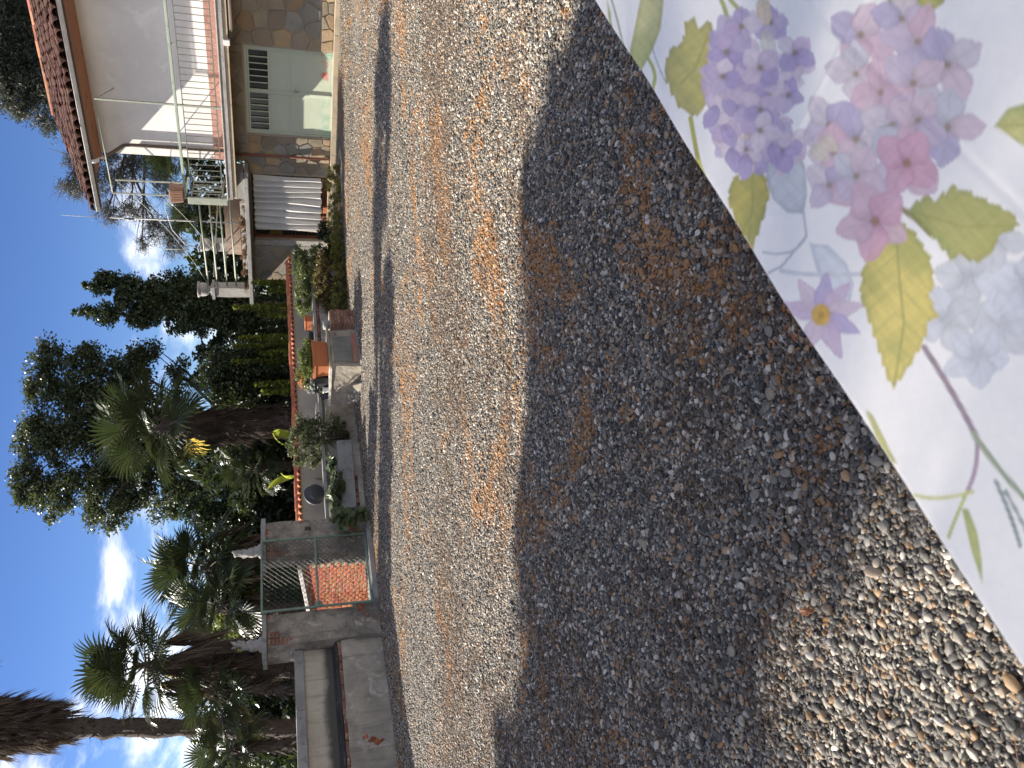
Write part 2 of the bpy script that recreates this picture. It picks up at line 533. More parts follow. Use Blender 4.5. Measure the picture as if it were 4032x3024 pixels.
def strew(y0, y1, dens, r0, r1, side=1.4):
    """random stands on the yard between two distances"""
    n = int(dens * ((y1 - y0) * (2 * side) + 0.56 * (y1 ** 2 - y0 ** 2)))
    y = RNG.uniform(y0, y1, n * 2)
    wmax = 0.56 * y1 + side
    x = RNG.uniform(-wmax, wmax, n * 2)
    k = np.abs(x) < 0.56 * y + side
    x, y = x[k][:n], y[k][:n]
    a = x * EX.x + y * EX.y
    ok = (a > -11.6)
    x, y = x[ok], y[ok]
    r = r0 * np.exp(RNG.normal(0, 0.34, len(x)))
    r = np.clip(r, r0 * 0.55, r1)
    return x, y, r
def pebbles():
    X, Y, R_ = [], [], []
    for a in ((0.35, 3.2, 9000, 0.0064, 0.018), (3.2, 5.6, 7000, 0.0065, 0.016), (5.6, 8.5, 4200, 0.0069, 0.015), (8.5, 12.0, 1800, 0.0076, 0.015), (12.0, 17.5, 700, 0.0085, 0.015)):
        x, y, r = strew(*a); X.append(x); Y.append(y); R_.append(r)
    x, y, r = np.concatenate(X), np.concatenate(Y), np.concatenate(R_)
    n = len(x)
    z = np.array([yard_z(a, c) for a, c in zip(x, y)]) + r * RNG.uniform(-0.15, 0.75, n)
    rots = np.stack([RNG.normal(0, 0.42, n), RNG.normal(0, 0.42, n), RNG.uniform(0, 6.283, n)], 1)
    scl = np.stack([r * RNG.uniform(1.0, 1.55, n), r * RNG.uniform(0.8, 1.1, n), r * RNG.uniform(0.45, 0.8, n)], 1)
    scatter('gravel_pebbles', np.stack([x, y, z], 1), rots, scl, RNG.integers(0, 6, n),
            [pebble_shape(w, 2, a, m_peb) for w, a in ((0.3, 0.7), (1.7, 0.9), (3.1, 1.1), (4.9, 0.8), (6.3, 1.2), (8.8, 1.0))])
pebbles()

# dry needles and twigs on the stones
m_lit = plain('dry_needle', (0.19, 0.10, 0.042), (0.11, 0.062, 0.032), 3, 0.8, 0, per_obj=0.35)
def needle_shape(bend):
    def mk(ng):
        ln = ng.nodes.new('GeometryNodeCurveQuadraticBezier')
        ln.inputs['Resolution'].default_value = 3
        ln.inputs['Start'].default_value = (-1, 0, 0); ln.inputs['Middle'].default_value = (0, bend, 0.15); ln.inputs['End'].default_value = (1, 0, 0)
        ci = ng.nodes.new('GeometryNodeCurvePrimitiveCircle'); ci.inputs['Resolution'].default_value = 3; ci.inputs['Radius'].default_value = 0.033
        cm = ng.nodes.new('GeometryNodeCurveToMesh')
        ng.links.new(ln.outputs[0], cm.inputs[0]); ng.links.new(ci.outputs[0], cm.inputs[1])
        ma = ng.nodes.new('GeometryNodeSetMaterial'); ma.inputs['Material'].default_value = m_lit
        ng.links.new(cm.outputs[0], ma.inputs[0])
        return ma.outputs[0]
    return mk
def litter():
    x, y, r = strew(0.5, 8.0, 3400, 0.012, 0.03, 0.8)
    keep = []
    ca, sa = math.cos(math.radians(-20)), math.sin(math.radians(-20))
    for i in range(len(x)):
        q = mnoise.noise(Vector((x[i] * 0.42, y[i] * 0.95, 3.3))) + 0.45 * mnoise.noise(Vector((x[i] * 2.6, y[i] * 3.4, 7.1)))
        keep.append((q > 0.10 and random.random() < 0.75) or random.random() < 0.05)
    k = np.array(keep); x, y, r = x[k], y[k], r[k]
    n = len(x)
    z = np.array([yard_z(a, c) for a, c in zip(x, y)]) + RNG.uniform(0.007, 0.017, n)
    rots = np.stack([RNG.normal(0, 0.25, n), RNG.normal(0, 0.25, n), RNG.uniform(0, 6.283, n)], 1)
    L = np.clip(0.017 * np.exp(RNG.normal(0, 0.35, n)), 0.007, 0.05)
    scl = np.stack([L, L, L * RNG.uniform(0.6, 1.0, n)], 1)
    scatter('pine_litter', np.stack([x, y, z], 1), rots, scl, RNG.integers(0, 3, n), [needle_shape(v) for v in (0.1, 0.5, -0.8)])
litter()

# a few dry oak leaves lying on the gravel
m_dry = leafy('dry_leaf', (0.22, 0.075, 0.025), (0.30, 0.12, 0.045), None, 0.1)
def dry_leaf(X, Y, size, rz, label):
    p = at_height(X, Y)
    side = [(0, 0.04), (0.15, 0.14), (0.22, 0.08), (0.38, 0.27), (0.46, 0.14), (0.6, 0.30), (0.68, 0.14), (0.82, 0.2), (0.9, 0.09), (1.0, 0.0)]
    up = [(a, w) for a, w in side]; lo = [(a, -w * 0.9) for a, w in side[:-1]]
    pts = up + lo[::-1]
    vs = [((a - 0.5) * size, w * size, 0.10 * size * math.sin(a * 3 + w * 6)) for a, w in pts]
    me = bpy.data.meshes.new('dry_leaf')
    c = len(vs)
    vs.append((0, 0, 0.05 * size))
    me.from_pydata(vs, [], [(i, (i + 1) % c, c) for i in range(c)])
    me.materials.append(m_dry)
    o = link('dry_leaf', me, loc=(p.x, p.y, yard_z(p.x, p.y) + 0.024), rot=(0.25, -0.2, rz))
    tag(o, label, 'leaf')
dry_leaf(3195, 2405, 0.062, 1.9, 'dry lobed brown leaf lying in the shade on the gravel')
dry_leaf(3150, 1325, 0.034, 0.4, 'small curled rust-brown leaf on gravel close to the tablecloth edge')
dry_leaf(2935, 2640, 0.03, 1.0, 'small tan leaf on shaded gravel left of the lobed leaf')

# ------------------------------------------------------------------ the table in the foreground and its printed cloth
TOP = 0.76
E0 = at_height(4032, 2606, TOP); E1 = at_height(2351, 0, TOP)
TD = (E1 - E0).normalized()                   # along the visible edge, away from the camera
TN = Vector((TD.y, -TD.x, 0))                 # across the table, to the right
TORG = E0 - TD * 0.25
TLEN, TWID = 2.05, 0.80
TYAW = math.atan2(TD.y, TD.x)
m_tablewood = plain('table_wood', (0.16, 0.09, 0.045), (0.10, 0.055, 0.03), 4, 0.6, 0.2, 40, stretch=(1, 9, 9))
tb = thing('table', 'wooden table under the flowered cloth in the right foreground', 'table', (TORG.x, TORG.y, 0), TYAW)
MB().box(0.02, TLEN - 0.02, -TWID + 0.02, -0.02, TOP - 0.032, TOP - 0.004).build('tabletop', m_tablewood, tb, 0.003)
for lx in (0.1, TLEN - 0.16):
    for ly in (-0.14, -TWID + 0.08):
        MB().box(lx, lx + 0.06, ly, ly + 0.06, 0.0, TOP - 0.033).build('leg', m_tablewood, tb, 0.004)
MB().box(0.17, TLEN - 0.17, -0.11, -0.085, TOP - 0.12, TOP - 0.033).build('apron', m_tablewood, tb)
MB().box(0.17, TLEN - 0.17, -TWID + 0.085, -TWID + 0.11, TOP - 0.12, TOP - 0.033).build('apron', m_tablewood, tb)

def paint_print(px, py):
    """the printed flowers; px, py are places on the cloth, measured in the units of the drawing"""
    n = len(px)
    col = np.tile(np.array([0.89, 0.85, 0.775]), (n, 1))
    rng = np.random.default_rng(3)
    # soft watercolour unevenness
    def wob(f, s):
        return np.sin(px * f + s) * np.cos(py * f * 1.13 + s * 2.1) * 0.5 + np.sin(px * f * 2.3 - py * f * 1.7 + s * 3.3) * 0.3 + np.sin(py * f * 3.9 + px * f * 2.9 + s) * 0.2
    def sst(a, b, x):
        q = np.clip((x - a) / (b - a), 0, 1); return q * q * (3 - 2 * q)
    def lay(alpha, c, tone=0.10, seed=1.0):
        nonlocal col
        w = 1 + tone * wob(0.055, seed)[:, None]
        col = col * (1 - alpha[:, None]) + np.array(c)[None] * w * alpha[:, None]
    def poly_dist(pts):
        """signed distance, positive inside"""
        pts = np.array(pts, float); d = np.full(n, 1e9); ins = np.zeros(n, bool)
        for (x0, y0), (x1, y1) in zip(pts, np.roll(pts, -1, 0)):
            ex, ey = x1 - x0, y1 - y0
            tt = np.clip(((px - x0) * ex + (py - y0) * ey) / (ex * ex + ey * ey + 1e-9), 0, 1)
            d = np.minimum(d, np.hypot(px - x0 - tt * ex, py - y0 - tt * ey))
            c = ((y0 > py) != (y1 > py)) & (px < ex * (py - y0) / (ey if abs(ey) > 1e-9 else 1e-9) + x0)
            ins ^= c
        return np.where(ins, d, -d)
    def line(pts, w, c, a=1.0):
        pts = np.array(pts, float); d = np.full(n, 1e9)
        for (x0, y0), (x1, y1) in zip(pts[:-1], pts[1:]):
            ex, ey = x1 - x0, y1 - y0
            tt = np.clip(((px - x0) * ex + (py - y0) * ey) / (ex * ex + ey * ey + 1e-9), 0, 1)
            d = np.minimum(d, np.hypot(px - x0 - tt * ex, py - y0 - tt * ey))
        lay(a * (1 - sst(w * 0.6, w * 1.3, d)), c)
    def curve(p0, p1, p2, w, c, a=1.0):
        q = [((1 - s) ** 2 * p0[0] + 2 * s * (1 - s) * p1[0] + s * s * p2[0], (1 - s) ** 2 * p0[1] + 2 * s * (1 - s) * p1[1] + s * s * p2[1]) for s in np.linspace(0, 1, 9)]
        line(q, w, c, a)
    def leaf(pts, c1=(0.68, 0.57, 0.16), c2=(0.46, 0.44, 0.12), vein=None, a=0.95, teeth=0.0):
        d = poly_dist(pts) + (teeth * 2.6 * (((np.hypot(px - pts[0][0], py - pts[0][1]) * 0.034) % 1.0) - 0.6) if teeth else 0)
        al = a * sst(-3, 3, d)
        mixv = sst(-0.5, 0.6, wob(0.012, pts[0][0] * 0.01) + 0.35 * wob(0.05, 2.0))
        c = np.array(c1)[None] * (1 - mixv[:, None]) + np.array(c2)[None] * mixv[:, None]
        rim = (1 - 0.16 * (1 - sst(2, 12, d)) * (d > 0)) * (1 + 0.09 * wob(0.11, pts[1][1] * 0.01) + 0.05 * wob(0.3, 1.7))
        nonlocal col
        col = col * (1 - al[:, None]) + c * rim[:, None] * al[:, None]
        if vein:
            line(vein, 3.4, (0.36, 0.34, 0.12), 0.6)
            v0, v1 = np.array(vein[0], float), np.array(vein[-1], float)
            dv = (v1 - v0); nv_ = np.array([-dv[1], dv[0]]) / (np.hypot(*dv) + 1e-6)
            keep_in = col.copy()
            for q in (0.2, 0.38, 0.56, 0.74):
                for sg in (1, -1):
                    p = v0 + dv * q; e = p + dv * 0.16 + nv_ * sg * np.hypot(*dv) * 0.16
                    line([p, e], 2.2, (0.42, 0.40, 0.14), 0.35)
            col = np.where((d > 3)[:, None], col, keep_in)
    def petal(cx, cy, ang, L, wd, c, a=0.9):
        ca, sa = math.cos(ang), math.sin(ang)
        ux, uy = (px - cx) * ca + (py - cy) * sa, -(px - cx) * sa + (py - cy) * ca
        m = np.abs(ux - L / 2) < L
        tt = np.clip(ux / L, 0, 1)
        prof = np.sin(PI * tt ** 0.82) ** 0.72 * (1 + 0.10 * np.sin(tt * 9 + cx))
        r = np.abs(uy) / (wd * 1.18 * prof + 1e-3)
        al = np.where(m & (ux > 0) & (ux < L), a * (1 - sst(0.86, 1.08, r)), 0)
        shade = 1 - 0.13 * sst(0.6, 1.0, r) - 0.20 * (1 - sst(0.0, 0.4, tt)) - 0.10 * (1 - sst(0.0, 0.16, r)) + 0.07 * wob(0.09, cx * 0.01 + cy * 0.013)
        nonlocal col
        col = col * (1 - al[:, None]) + np.array(c)[None] * shade[:, None] * al[:, None]
    def floret(cx, cy, s, cols, k=4, a0=None, heart=(0.28, 0.22, 0.12), hs=0.13):
        a0 = rng.uniform(0, 6.28) if a0 is None else a0
        for i in range(k):
            c = cols[rng.integers(len(cols))]
            petal(cx, cy, a0 + i * 2 * PI / k + rng.normal(0, 0.12), s * rng.uniform(0.9, 1.12), s * 0.36 * rng.uniform(0.9, 1.15), c)
        d = np.hypot(px - cx, py - cy)
        lay(0.8 * (1 - sst(s * hs * 0.6, s * hs * 1.4, d)), heart)
    GR, GR2 = (0.55, 0.545, 0.53), (0.63, 0.625, 0.605)
    # pale grey flowers and leaves printed underneath
    for cx, cy, s, k, a0 in ((2090, 600, 82, 4, 0.3), (2160, 700, 88, 5, 0.9), (2045, 690, 80, 4, 1.2), (2110, 770, 76, 5, 0.1), (2205, 610, 80, 4, 0.6), (2150, 520, 70, 4, 0.2)):
        floret(cx, cy, s, [GR2, (0.64, 0.64, 0.645), (0.69, 0.69, 0.69)], k, a0, GR, 0.08)
    leaf([(1690, 285), (1715, 310), (1738, 360), (1742, 420), (1735, 462), (1700, 460), (1668, 430), (1652, 385), (1655, 330)], GR, GR2)
    leaf([(1748, 525), (1790, 530), (1830, 570), (1845, 615), (1835, 660), (1800, 640), (1770, 600)], GR2, (0.70, 0.70, 0.70))
    line([(1735, 462), (1742, 510), (1690, 575), (1660, 590)], 3, GR)
    curve((1690, 585), (1760, 600), (1880, 590), 5, GR2)
    curve((1650, 545), (1720, 560), (1742, 510), 2.5, GR)
    curve((1400, 60), (1412, 130), (1440, 180), 2, GR); curve((1320, 0), (1345, 80), (1352, 150), 2.5, (0.45, 0.48, 0.35))
    curve((1500, 300), (1498, 370), (1512, 420), 2.5, (0.45, 0.46, 0.30))
    # stems
    curve((1490, 255), (1502, 330), (1516, 390), 5, (0.45, 0.42, 0.10)); curve((1505, 350), (1512, 375), (1520, 400), 7, (0.60, 0.55, 0.12))
    curve((1395, 120), (1430, 165), (1402, 200), 4, (0.45, 0.48, 0.15))
    curve((1560, 0), (1580, 40), (1570, 90), 5, (0.42, 0.44, 0.15)); curve((1580, 0), (1600, 25), (1640, 60), 5, (0.42, 0.44, 0.15))
    curve((1685, 280), (1705, 305), (1750, 300), 8, (0.42, 0.37, 0.12))
    curve((1945, 450), (1975, 465), (2010, 505), 7, (0.28, 0.25, 0.13))
    curve((1995, 750), (2060, 850), (2108, 945), 6.5, (0.34, 0.26, 0.28)); curve((2108, 945), (2115, 1010), (2090, 1060), 5, (0.45, 0.33, 0.38))
    curve((2100, 935), (2150, 1010), (2212, 1075), 6, (0.36, 0.40, 0.26)); curve((2090, 1060), (2060, 1130), (2050, 1160), 4, (0.52, 0.55, 0.20))
    curve((2100, 1062), (2030, 1085), (1975, 1070), 4, (0.62, 0.60, 0.25)); curve((2150, 1040), (2180, 1100), (2205, 1180), 4.5, (0.30, 0.33, 0.30))
    curve((2170, 1060), (2212, 1130), (2240, 1200), 4, (0.35, 0.38, 0.33))
    # leaves
    Yl, Gl = (0.62, 0.53, 0.14), (0.42, 0.42, 0.12)
    leaf([(1385, -10), (1436, -10), (1428, 62), (1408, 112), (1382, 158), (1357, 128), (1360, 108), (1372, 50)], (0.50, 0.50, 0.18), (0.62, 0.58, 0.25))
    leaf([(1432, 152), (1446, 108), (1476, 88), (1482, 45), (1502, 36), (1512, 58), (1535, 44), (1545, 82), (1532, 150), (1520, 238), (1505, 255), (1466, 234), (1446, 196)], Yl, (0.44, 0.40, 0.12), [(1530, 80), (1500, 150), (1470, 180)], 0.95, 2.5)
    leaf([(1602, 366), (1640, 360), (1662, 408), (1655, 452), (1640, 500), (1626, 540), (1592, 490), (1570, 430), (1577, 390)], (0.60, 0.48, 0.10), (0.42, 0.38, 0.09), [(1622, 370), (1625, 440), (1618, 520)], 0.95, 2)
    leaf([(1870, 885), (1885, 895), (1910, 945), (1938, 1002), (1925, 1000), (1895, 955)], (0.66, 0.62, 0.18), (0.55, 0.52, 0.2))
    leaf([(1935, 470), (1976, 500), (2010, 555), (2018, 610), (2008, 640), (2026, 684), (2008, 690), (1996, 735), (1966, 790), (1930, 842), (1914, 812), (1896, 752), (1876, 692), (1857, 640), (1862, 580), (1888, 520)], (0.70, 0.57, 0.16), (0.46, 0.43, 0.12), [(1935, 480), (1942, 600), (1952, 700), (1932, 830)], 0.96, 2.5)
    leaf([(1960, 452), (2000, 420), (2022, 432), (2058, 400), (2092, 412), (2130, 430), (2182, 455), (2208, 486), (2160, 512), (2140, 545), (2112, 570), (2070, 552), (2052, 560), (2022, 522), (1985, 482)], (0.46, 0.43, 0.13), (0.36, 0.37, 0.11), [(1965, 455), (2080, 490), (2200, 486)], 0.95, 3)
    leaf([(2152, 272), (2180, 235), (2230, 220), (2250, 290), (2240, 330), (2190, 300)], (0.60, 0.55, 0.2), (0.42, 0.44, 0.15), [(2155, 272), (2230, 270)])
    leaf([(1915, -12), (2050, -12), (2040, 8), (2000, 34), (1985, 10), (1962, 22), (1925, 24)], Yl, Gl)
    leaf([(2078, 1098), (2092, 1100), (2112, 1150), (2122, 1210), (2124, 1260), (2100, 1190)], (0.50, 0.52, 0.16), (0.42, 0.46, 0.15))
    leaf([(1310, 0), (1318, 30), (1322, 90), (1314, 60)], Gl, Gl)
    # lilac head
    LI = [(0.46, 0.37, 0.53), (0.54, 0.42, 0.54), (0.63, 0.50, 0.57), (0.67, 0.55, 0.59), (0.55, 0.46, 0.56), (0.73, 0.62, 0.63)]
    for _ in range(46):
        a, r = rng.uniform(0, 6.28), math.sqrt(rng.uniform(0, 1))
        floret(1638 + math.cos(a) * r * 98, 205 + math.sin(a) * r * 165, rng.uniform(34, 50), LI)
    for cx, cy, c in ((1655, 25, (0.70, 0.58, 0.36)), (1662, 95, (0.68, 0.62, 0.52)), (1648, 160, (0.70, 0.58, 0.36)), (1624, 310, (0.72, 0.58, 0.30)), (1660, 300, (0.68, 0.60, 0.5))):
        petal(cx - 8, cy - 30, 1.4, 62, 15, c, 0.8)
    for _ in range(14):
        a, r = rng.uniform(0, 6.28), math.sqrt(rng.uniform(0, 1))
        floret(1640 + math.cos(a) * r * 92, 190 + math.sin(a) * r * 150, rng.uniform(40, 54), LI)
    for cx, cy in ((1560, 290), (1575, 340), (1610, 355), (1665, 330), (1548, 250)):
        petal(cx, cy - 22, 1.5 + rng.normal(0, 0.3), 58, 14, LI[0], 0.9)
    # pink head
    PK = [(0.66, 0.46, 0.50), (0.68, 0.53, 0.55), (0.60, 0.50, 0.56), (0.60, 0.57, 0.58), (0.66, 0.57, 0.58), (0.50, 0.43, 0.54)]
    for cx, cy, s in ((1860, 75, 78), (1950, 40, 70), (1985, 90, 78), (2050, 140, 86), (1850, 160, 70), (1905, 200, 76), (1975, 180, 80), (1790, 270, 70), (1850, 300, 80), (1930, 270, 76), (1955, 345, 92), (2050, 275, 80), (1800, 330, 66), (1985, 260, 70), (1790, 400, 64), (1850, 380, 70)):
        floret(cx, cy, s, PK, 4, None, (0.33, 0.25, 0.16), 0.10)
    for cx, cy, s in ((1890, 478, 86), (1960, 352, 84)):
        floret(cx, cy, s, [(0.68, 0.40, 0.46), (0.66, 0.46, 0.50)], 4 + (cx == 1890), 0.5, (0.35, 0.2, 0.12), 0.12)
    for cx, cy in ((1752, 315), (1770, 295)):
        petal(cx, cy, 0.7, 50, 15, (0.68, 0.60, 0.46), 0.8)
    # star-shaped flower near the edge
    for i, a in enumerate((-2.9, -2.15, -1.45, -0.85, -0.25, 0.45, 1.15, 2.0)):
        petal(1776, 680, a, 92 if i != 6 else 105, 17, [(0.60, 0.46, 0.55), (0.65, 0.52, 0.56), (0.50, 0.41, 0.56)][i % 3], 0.9)
    d = np.hypot(px - 1775, (py - 680) * 0.85)
    lay(1 - sst(17, 23, d), (0.66, 0.42, 0.10), 0.25); lay(0.6 * (1 - sst(5, 9, d)), (0.42, 0.22, 0.08))
    return np.clip(col, 0, 1)

def make_cloth():
    step = 0.0028
    nu = int(TLEN / step)
    # across: hang, rounded fold, top
    prof = [(-0.012, TOP - 0.30 + i * 0.02) for i in range(15)]
    prof += [(-0.012 + 0.014 * (1 - math.cos(q)), TOP - 0.0105 + 0.0135 * math.sin(q)) for q in np.linspace(0.1, PI / 2, 6)]
    k0 = len(prof)
    nt_ = int((TWID + 0.02) / step)
    prof += [(0.003 + step * (i + 1), TOP + 0.003) for i in range(nt_)]
    P = np.array(prof)
    s = np.arange(nu + 1) * step - 0.02
    S, A = np.meshgrid(s, P[:, 0], indexing='ij'); Z = np.broadcast_to(P[:, 1][None], S.shape).copy()
    hang = np.clip((TOP - Z) / 0.3, 0, 1)
    A = A - hang * (0.02 + 0.025 * np.sin(S * 11) + 0.015 * np.sin(S * 23 + 1))
    A = A + 0.0035 * np.sin(S * 4.3 + 0.6) + 0.0016 * np.sin(S * 13.1)
    # faint creases where the cloth was folded
    Z += (Z > TOP) * (0.0012 * np.sin(S * 9 + 1.1 * np.sin(A * 6)) + 0.0014 * np.sin(A * 14 + S * 3.0) - 0.0022 * np.exp(-((A - 0.34) / 0.006) ** 2) + 0.0022 * np.exp(-((S - 1.02) / 0.006) ** 2))
    x = TORG.x + TD.x * S + TN.x * A; y = TORG.y + TD.y * S + TN.y * A
    V = np.stack([x, y, Z], -1).reshape(-1, 3)
    nv = S.shape
    idx = np.arange(nv[0] * nv[1]).reshape(nv)
    F = np.stack([idx[:-1, :-1], idx[1:, :-1], idx[1:, 1:], idx[:-1, 1:]], -1).reshape(-1, 4)
    me = bpy.data.meshes.new('tablecloth')
    me.vertices.add(len(V)); me.vertices.foreach_set('co', V.astype(np.float32).ravel())
    me.loops.add(F.size); me.loops.foreach_set('vertex_index', F.astype(np.int32).ravel())
    me.polygons.add(len(F)); me.polygons.foreach_set('loop_start', np.arange(0, F.size, 4, dtype=np.int32))
    try: me.polygons.foreach_set('loop_total', np.full(len(F), 4, np.int32))
    except Exception: pass
    me.update(calc_edges=True)
    me.polygons.foreach_set('use_smooth', np.ones(len(F), bool))
    # the drawing is laid out on the flat cloth
    D = V - np.array(EYEV)
    flat = V.copy(); flat[:, 2] = TOP + 0.003
    D = flat - np.array(EYEV)
    zc = D @ np.array(FWD)
    px = (2016 - FPX * (D @ np.array(CU)) / zc) / 1.8228
    py = (3024 - (1512 + FPX * (D @ np.array(CR)) / zc)) / 1.8228
    col = paint_print(px, py)
    bad = (zc < 0.15) | (V[:, 2] < TOP - 0.03) | (np.abs(px) > 3000) | (np.abs(py) > 3000)
    col[bad] = (0.89, 0.85, 0.775)
    ca = me.color_attributes.new('print', 'FLOAT_COLOR', 'POINT')
    ca.data.foreach_set('color', np.concatenate([col, np.ones((len(col), 1))], 1).astype(np.float32).ravel())
    m, t, b, out = new_mat('printed_cloth')
    at = t.nodes.new('ShaderNodeAttribute'); at.attribute_name = 'print'
    v = _coord(t)
    nz_ = _noise(t, v, 60, 5, 0.7)
    c = _mix(t, 0.10, at.outputs['Color'], _mix(t, _ramp(t, nz_, 0.3, 0.7), (1, 1, 1), (0.6, 0.6, 0.6)), 'MULTIPLY')
    t.links.new(c, b.inputs['Base Color'])
    b.inputs['Roughness'].default_value = 0.55
    b.inputs['Specular IOR Level'].default_value = 0.25
    wv = t.nodes.new('ShaderNodeTexNoise'); wv.inputs['Scale'].default_value = 900
    t.links.new(v, wv.inputs['Vector'])
    _bump(t, b, wv.outputs[0], 0.12, 0.0005)
    me.materials.append(m)
    tag(link('tablecloth', me), 'white tablecloth printed with lilac and pink hydrangeas, in the right foreground', 'tablecloth')
make_cloth()
# ------------------------------------------------------------------ masonry materials
m_plaster_wall = old_plaster('yard_plaster', (0.37, 0.33, 0.27), (0.24, 0.215, 0.18), (0.46, 0.43, 0.375), (0.32, 0.115, 0.06), (0.66, 0.68))
m_pillar = old_plaster('pillar_plaster', (0.30, 0.265, 0.22), (0.12, 0.108, 0.093), (0.46, 0.41, 0.34), (0.34, 0.13, 0.075), (0.62, 0.64), 1.9)
m_panel = old_plaster('panel_plaster', (0.43, 0.38, 0.305), (0.33, 0.285, 0.23), (0.47, 0.42, 0.35), None, scale=1.1, bump=0.3)
# mould creeping up the foot of the panel
_t = m_panel.node_tree
_b = next(n for n in _t.nodes if n.type == 'BSDF_PRINCIPLED')
_src = _b.inputs['Base Color'].links[0].from_socket
_v = _coord(_t); _sz = _t.nodes.new('ShaderNodeSeparateXYZ'); _t.links.new(_v, _sz.inputs[0])
_h = _math(_t, 'ADD', _sz.outputs[2], _math(_t, 'MULTIPLY', _math(_t, 'SUBTRACT', _noise(_t, _v, 2.2, 6, 0.65), 0.5), 0.16))
_h = _math(_t, 'ADD', _h, _math(_t, 'MULTIPLY', _math(_t, 'SUBTRACT', _noise(_t, _v, 14, 5, 0.7), 0.5), 0.07))
_t.links.new(_mix(_t, _math(_t, 'MULTIPLY', _ramp(_t, _h, 1.0, 0.87), 0.93), _src, (0.05, 0.05, 0.047)), _b.inputs['Base Color'])
m_mould = old_plaster('mould_ledge', (0.055, 0.055, 0.052), (0.035, 0.035, 0.034), (0.15, 0.145, 0.13), None, scale=2.8)
m_conc = plain('old_concrete', (0.26, 0.255, 0.245), (0.19, 0.185, 0.178), 3, 0.9, 0.5, 40, 0.008, c3=(0.14, 0.14, 0.135))
m_concp = plain('pale_concrete', (0.31, 0.295, 0.27), (0.23, 0.215, 0.195), 2.5, 0.9, 0.4, 40, 0.008, c3=(0.22, 0.21, 0.19))
m_granite = plain('granite', (0.30, 0.295, 0.29), (0.22, 0.22, 0.215), 2.2, 0.85, 0.9, 30, 0.02, c3=(0.15, 0.15, 0.15))
m_brick = plain('brick', (0.46, 0.135, 0.05), (0.38, 0.10, 0.04), 5, 0.9, 0.5, 50, 0.006, per_obj=0.25, c3=(0.42, 0.24, 0.15))
m_brickold = plain('old_brick', (0.23, 0.11, 0.078), (0.15, 0.085, 0.065), 5, 0.95, 0.6, 45, 0.01, per_obj=0.3, c3=(0.3, 0.26, 0.21))
m_mortar = plain('mortar', (0.42, 0.33, 0.25), (0.34, 0.26, 0.2), 8, 0.95, 0.6, 50, 0.006)
m_tile = plain('clay_tile', (0.46, 0.155, 0.075), (0.36, 0.12, 0.06), 4, 0.85, 0.35, 40, 0.005, per_obj=0.22, c3=(0.30, 0.13, 0.08))
m_wallgarden = old_plaster('garden_wall_plaster', (0.42, 0.375, 0.315), (0.34, 0.30, 0.25), (0.46, 0.415, 0.355), None, scale=0.8, bump=0.3, streak=False)
m_rw = old_plaster('retaining_plaster', (0.34, 0.31, 0.265), (0.22, 0.20, 0.175), (0.42, 0.385, 0.335), (0.27, 0.12, 0.075), (0.68, 0.70), 2.2)
m_green = plain('green_metal', (0.16, 0.22, 0.165), (0.11, 0.155, 0.12), 6, 0.55, 0.15, 50, 0.002, c3=(0.10, 0.10, 0.085), spec=0.4)
m_wire = plain('galvanised_wire', (0.06, 0.072, 0.06), (0.045, 0.052, 0.045), 10, 0.5, 0, spec=0.5)
m_terra = plain('terracotta', (0.38, 0.125, 0.045), (0.32, 0.105, 0.042), 5, 0.75, 0.2, 40, 0.003)
m_black = plain('black_plastic', (0.018, 0.019, 0.021), (0.03, 0.03, 0.032), 5, 0.5, 0.1, 30, spec=0.4)
m_grey_pot = plain('grey_plastic', (0.055, 0.055, 0.062), (0.045, 0.045, 0.05), 5, 0.55, 0.1, 30)
m_white_pot = plain('white_plastic', (0.62, 0.62, 0.64), (0.55, 0.55, 0.57), 5, 0.5, 0.1, 30)
m_iron = plain('rusty_iron', (0.05, 0.042, 0.038), (0.09, 0.05, 0.035), 8, 0.75, 0.3, 40)

# ------------------------------------------------------------------ left boundary wall and the gate (faces the yard, runs towards the camera)
LW0 = Vector((-4.10, 12.83, 0))
def lw(X, Y, off=0.0):
    """a point of the upright plane `off` metres in front of the wall foot -> (along, height)"""
    p = at_plane(X, Y, LW0 + EX * off, EX) - LW0
    return p.dot(EY), p.z
bw = thing('boundary_wall', 'low weathered plaster wall with concrete coping left of the gate', 'wall', LW0, YAW)
rough_box('plinth', m_plaster_wall, bw, -0.42, 0.0, -7.0, -0.01, -0.3, 0.655, 0.16, 0.018, 3)
bm_ = MB().box(-0.058, 0.058, -0.11, 0.11, -0.028, 0.028).mesh('brick', m_brickold, 0.006)
for i in range(38):
    link('brick', bm_, bw, (-0.117 + random.uniform(-.012, .004), -0.075 - i * 0.124, 0.679), (0, random.uniform(-.06, .06), PI / 2 + random.uniform(-.05, .05)), (1.0, 1, random.uniform(0.75, 1.0)))
MB().prism([(-0.02, 0.705), (-0.015, 0.74), (-0.045, 0.752), (-0.20, 0.79), (-0.42, 0.79), (-0.42, 0.656), (-0.24, 0.656), (-0.23, 0.705)], -7.0, -0.012, 'y').build('ledge', m_mould, bw, 0.01)
rough_box('panel', m_panel, bw, -0.40, -0.20, -7.0, -0.012, 0.791, 1.245, 0.4, 0.004, 9)
for i in range(7):
    y1 = -0.02 - i * 1.0
    rough_box('coping_slab', m_conc, bw, -0.47, -0.14, y1 - 0.992, y1, 1.246, 1.385, 0.25, 0.005, i)

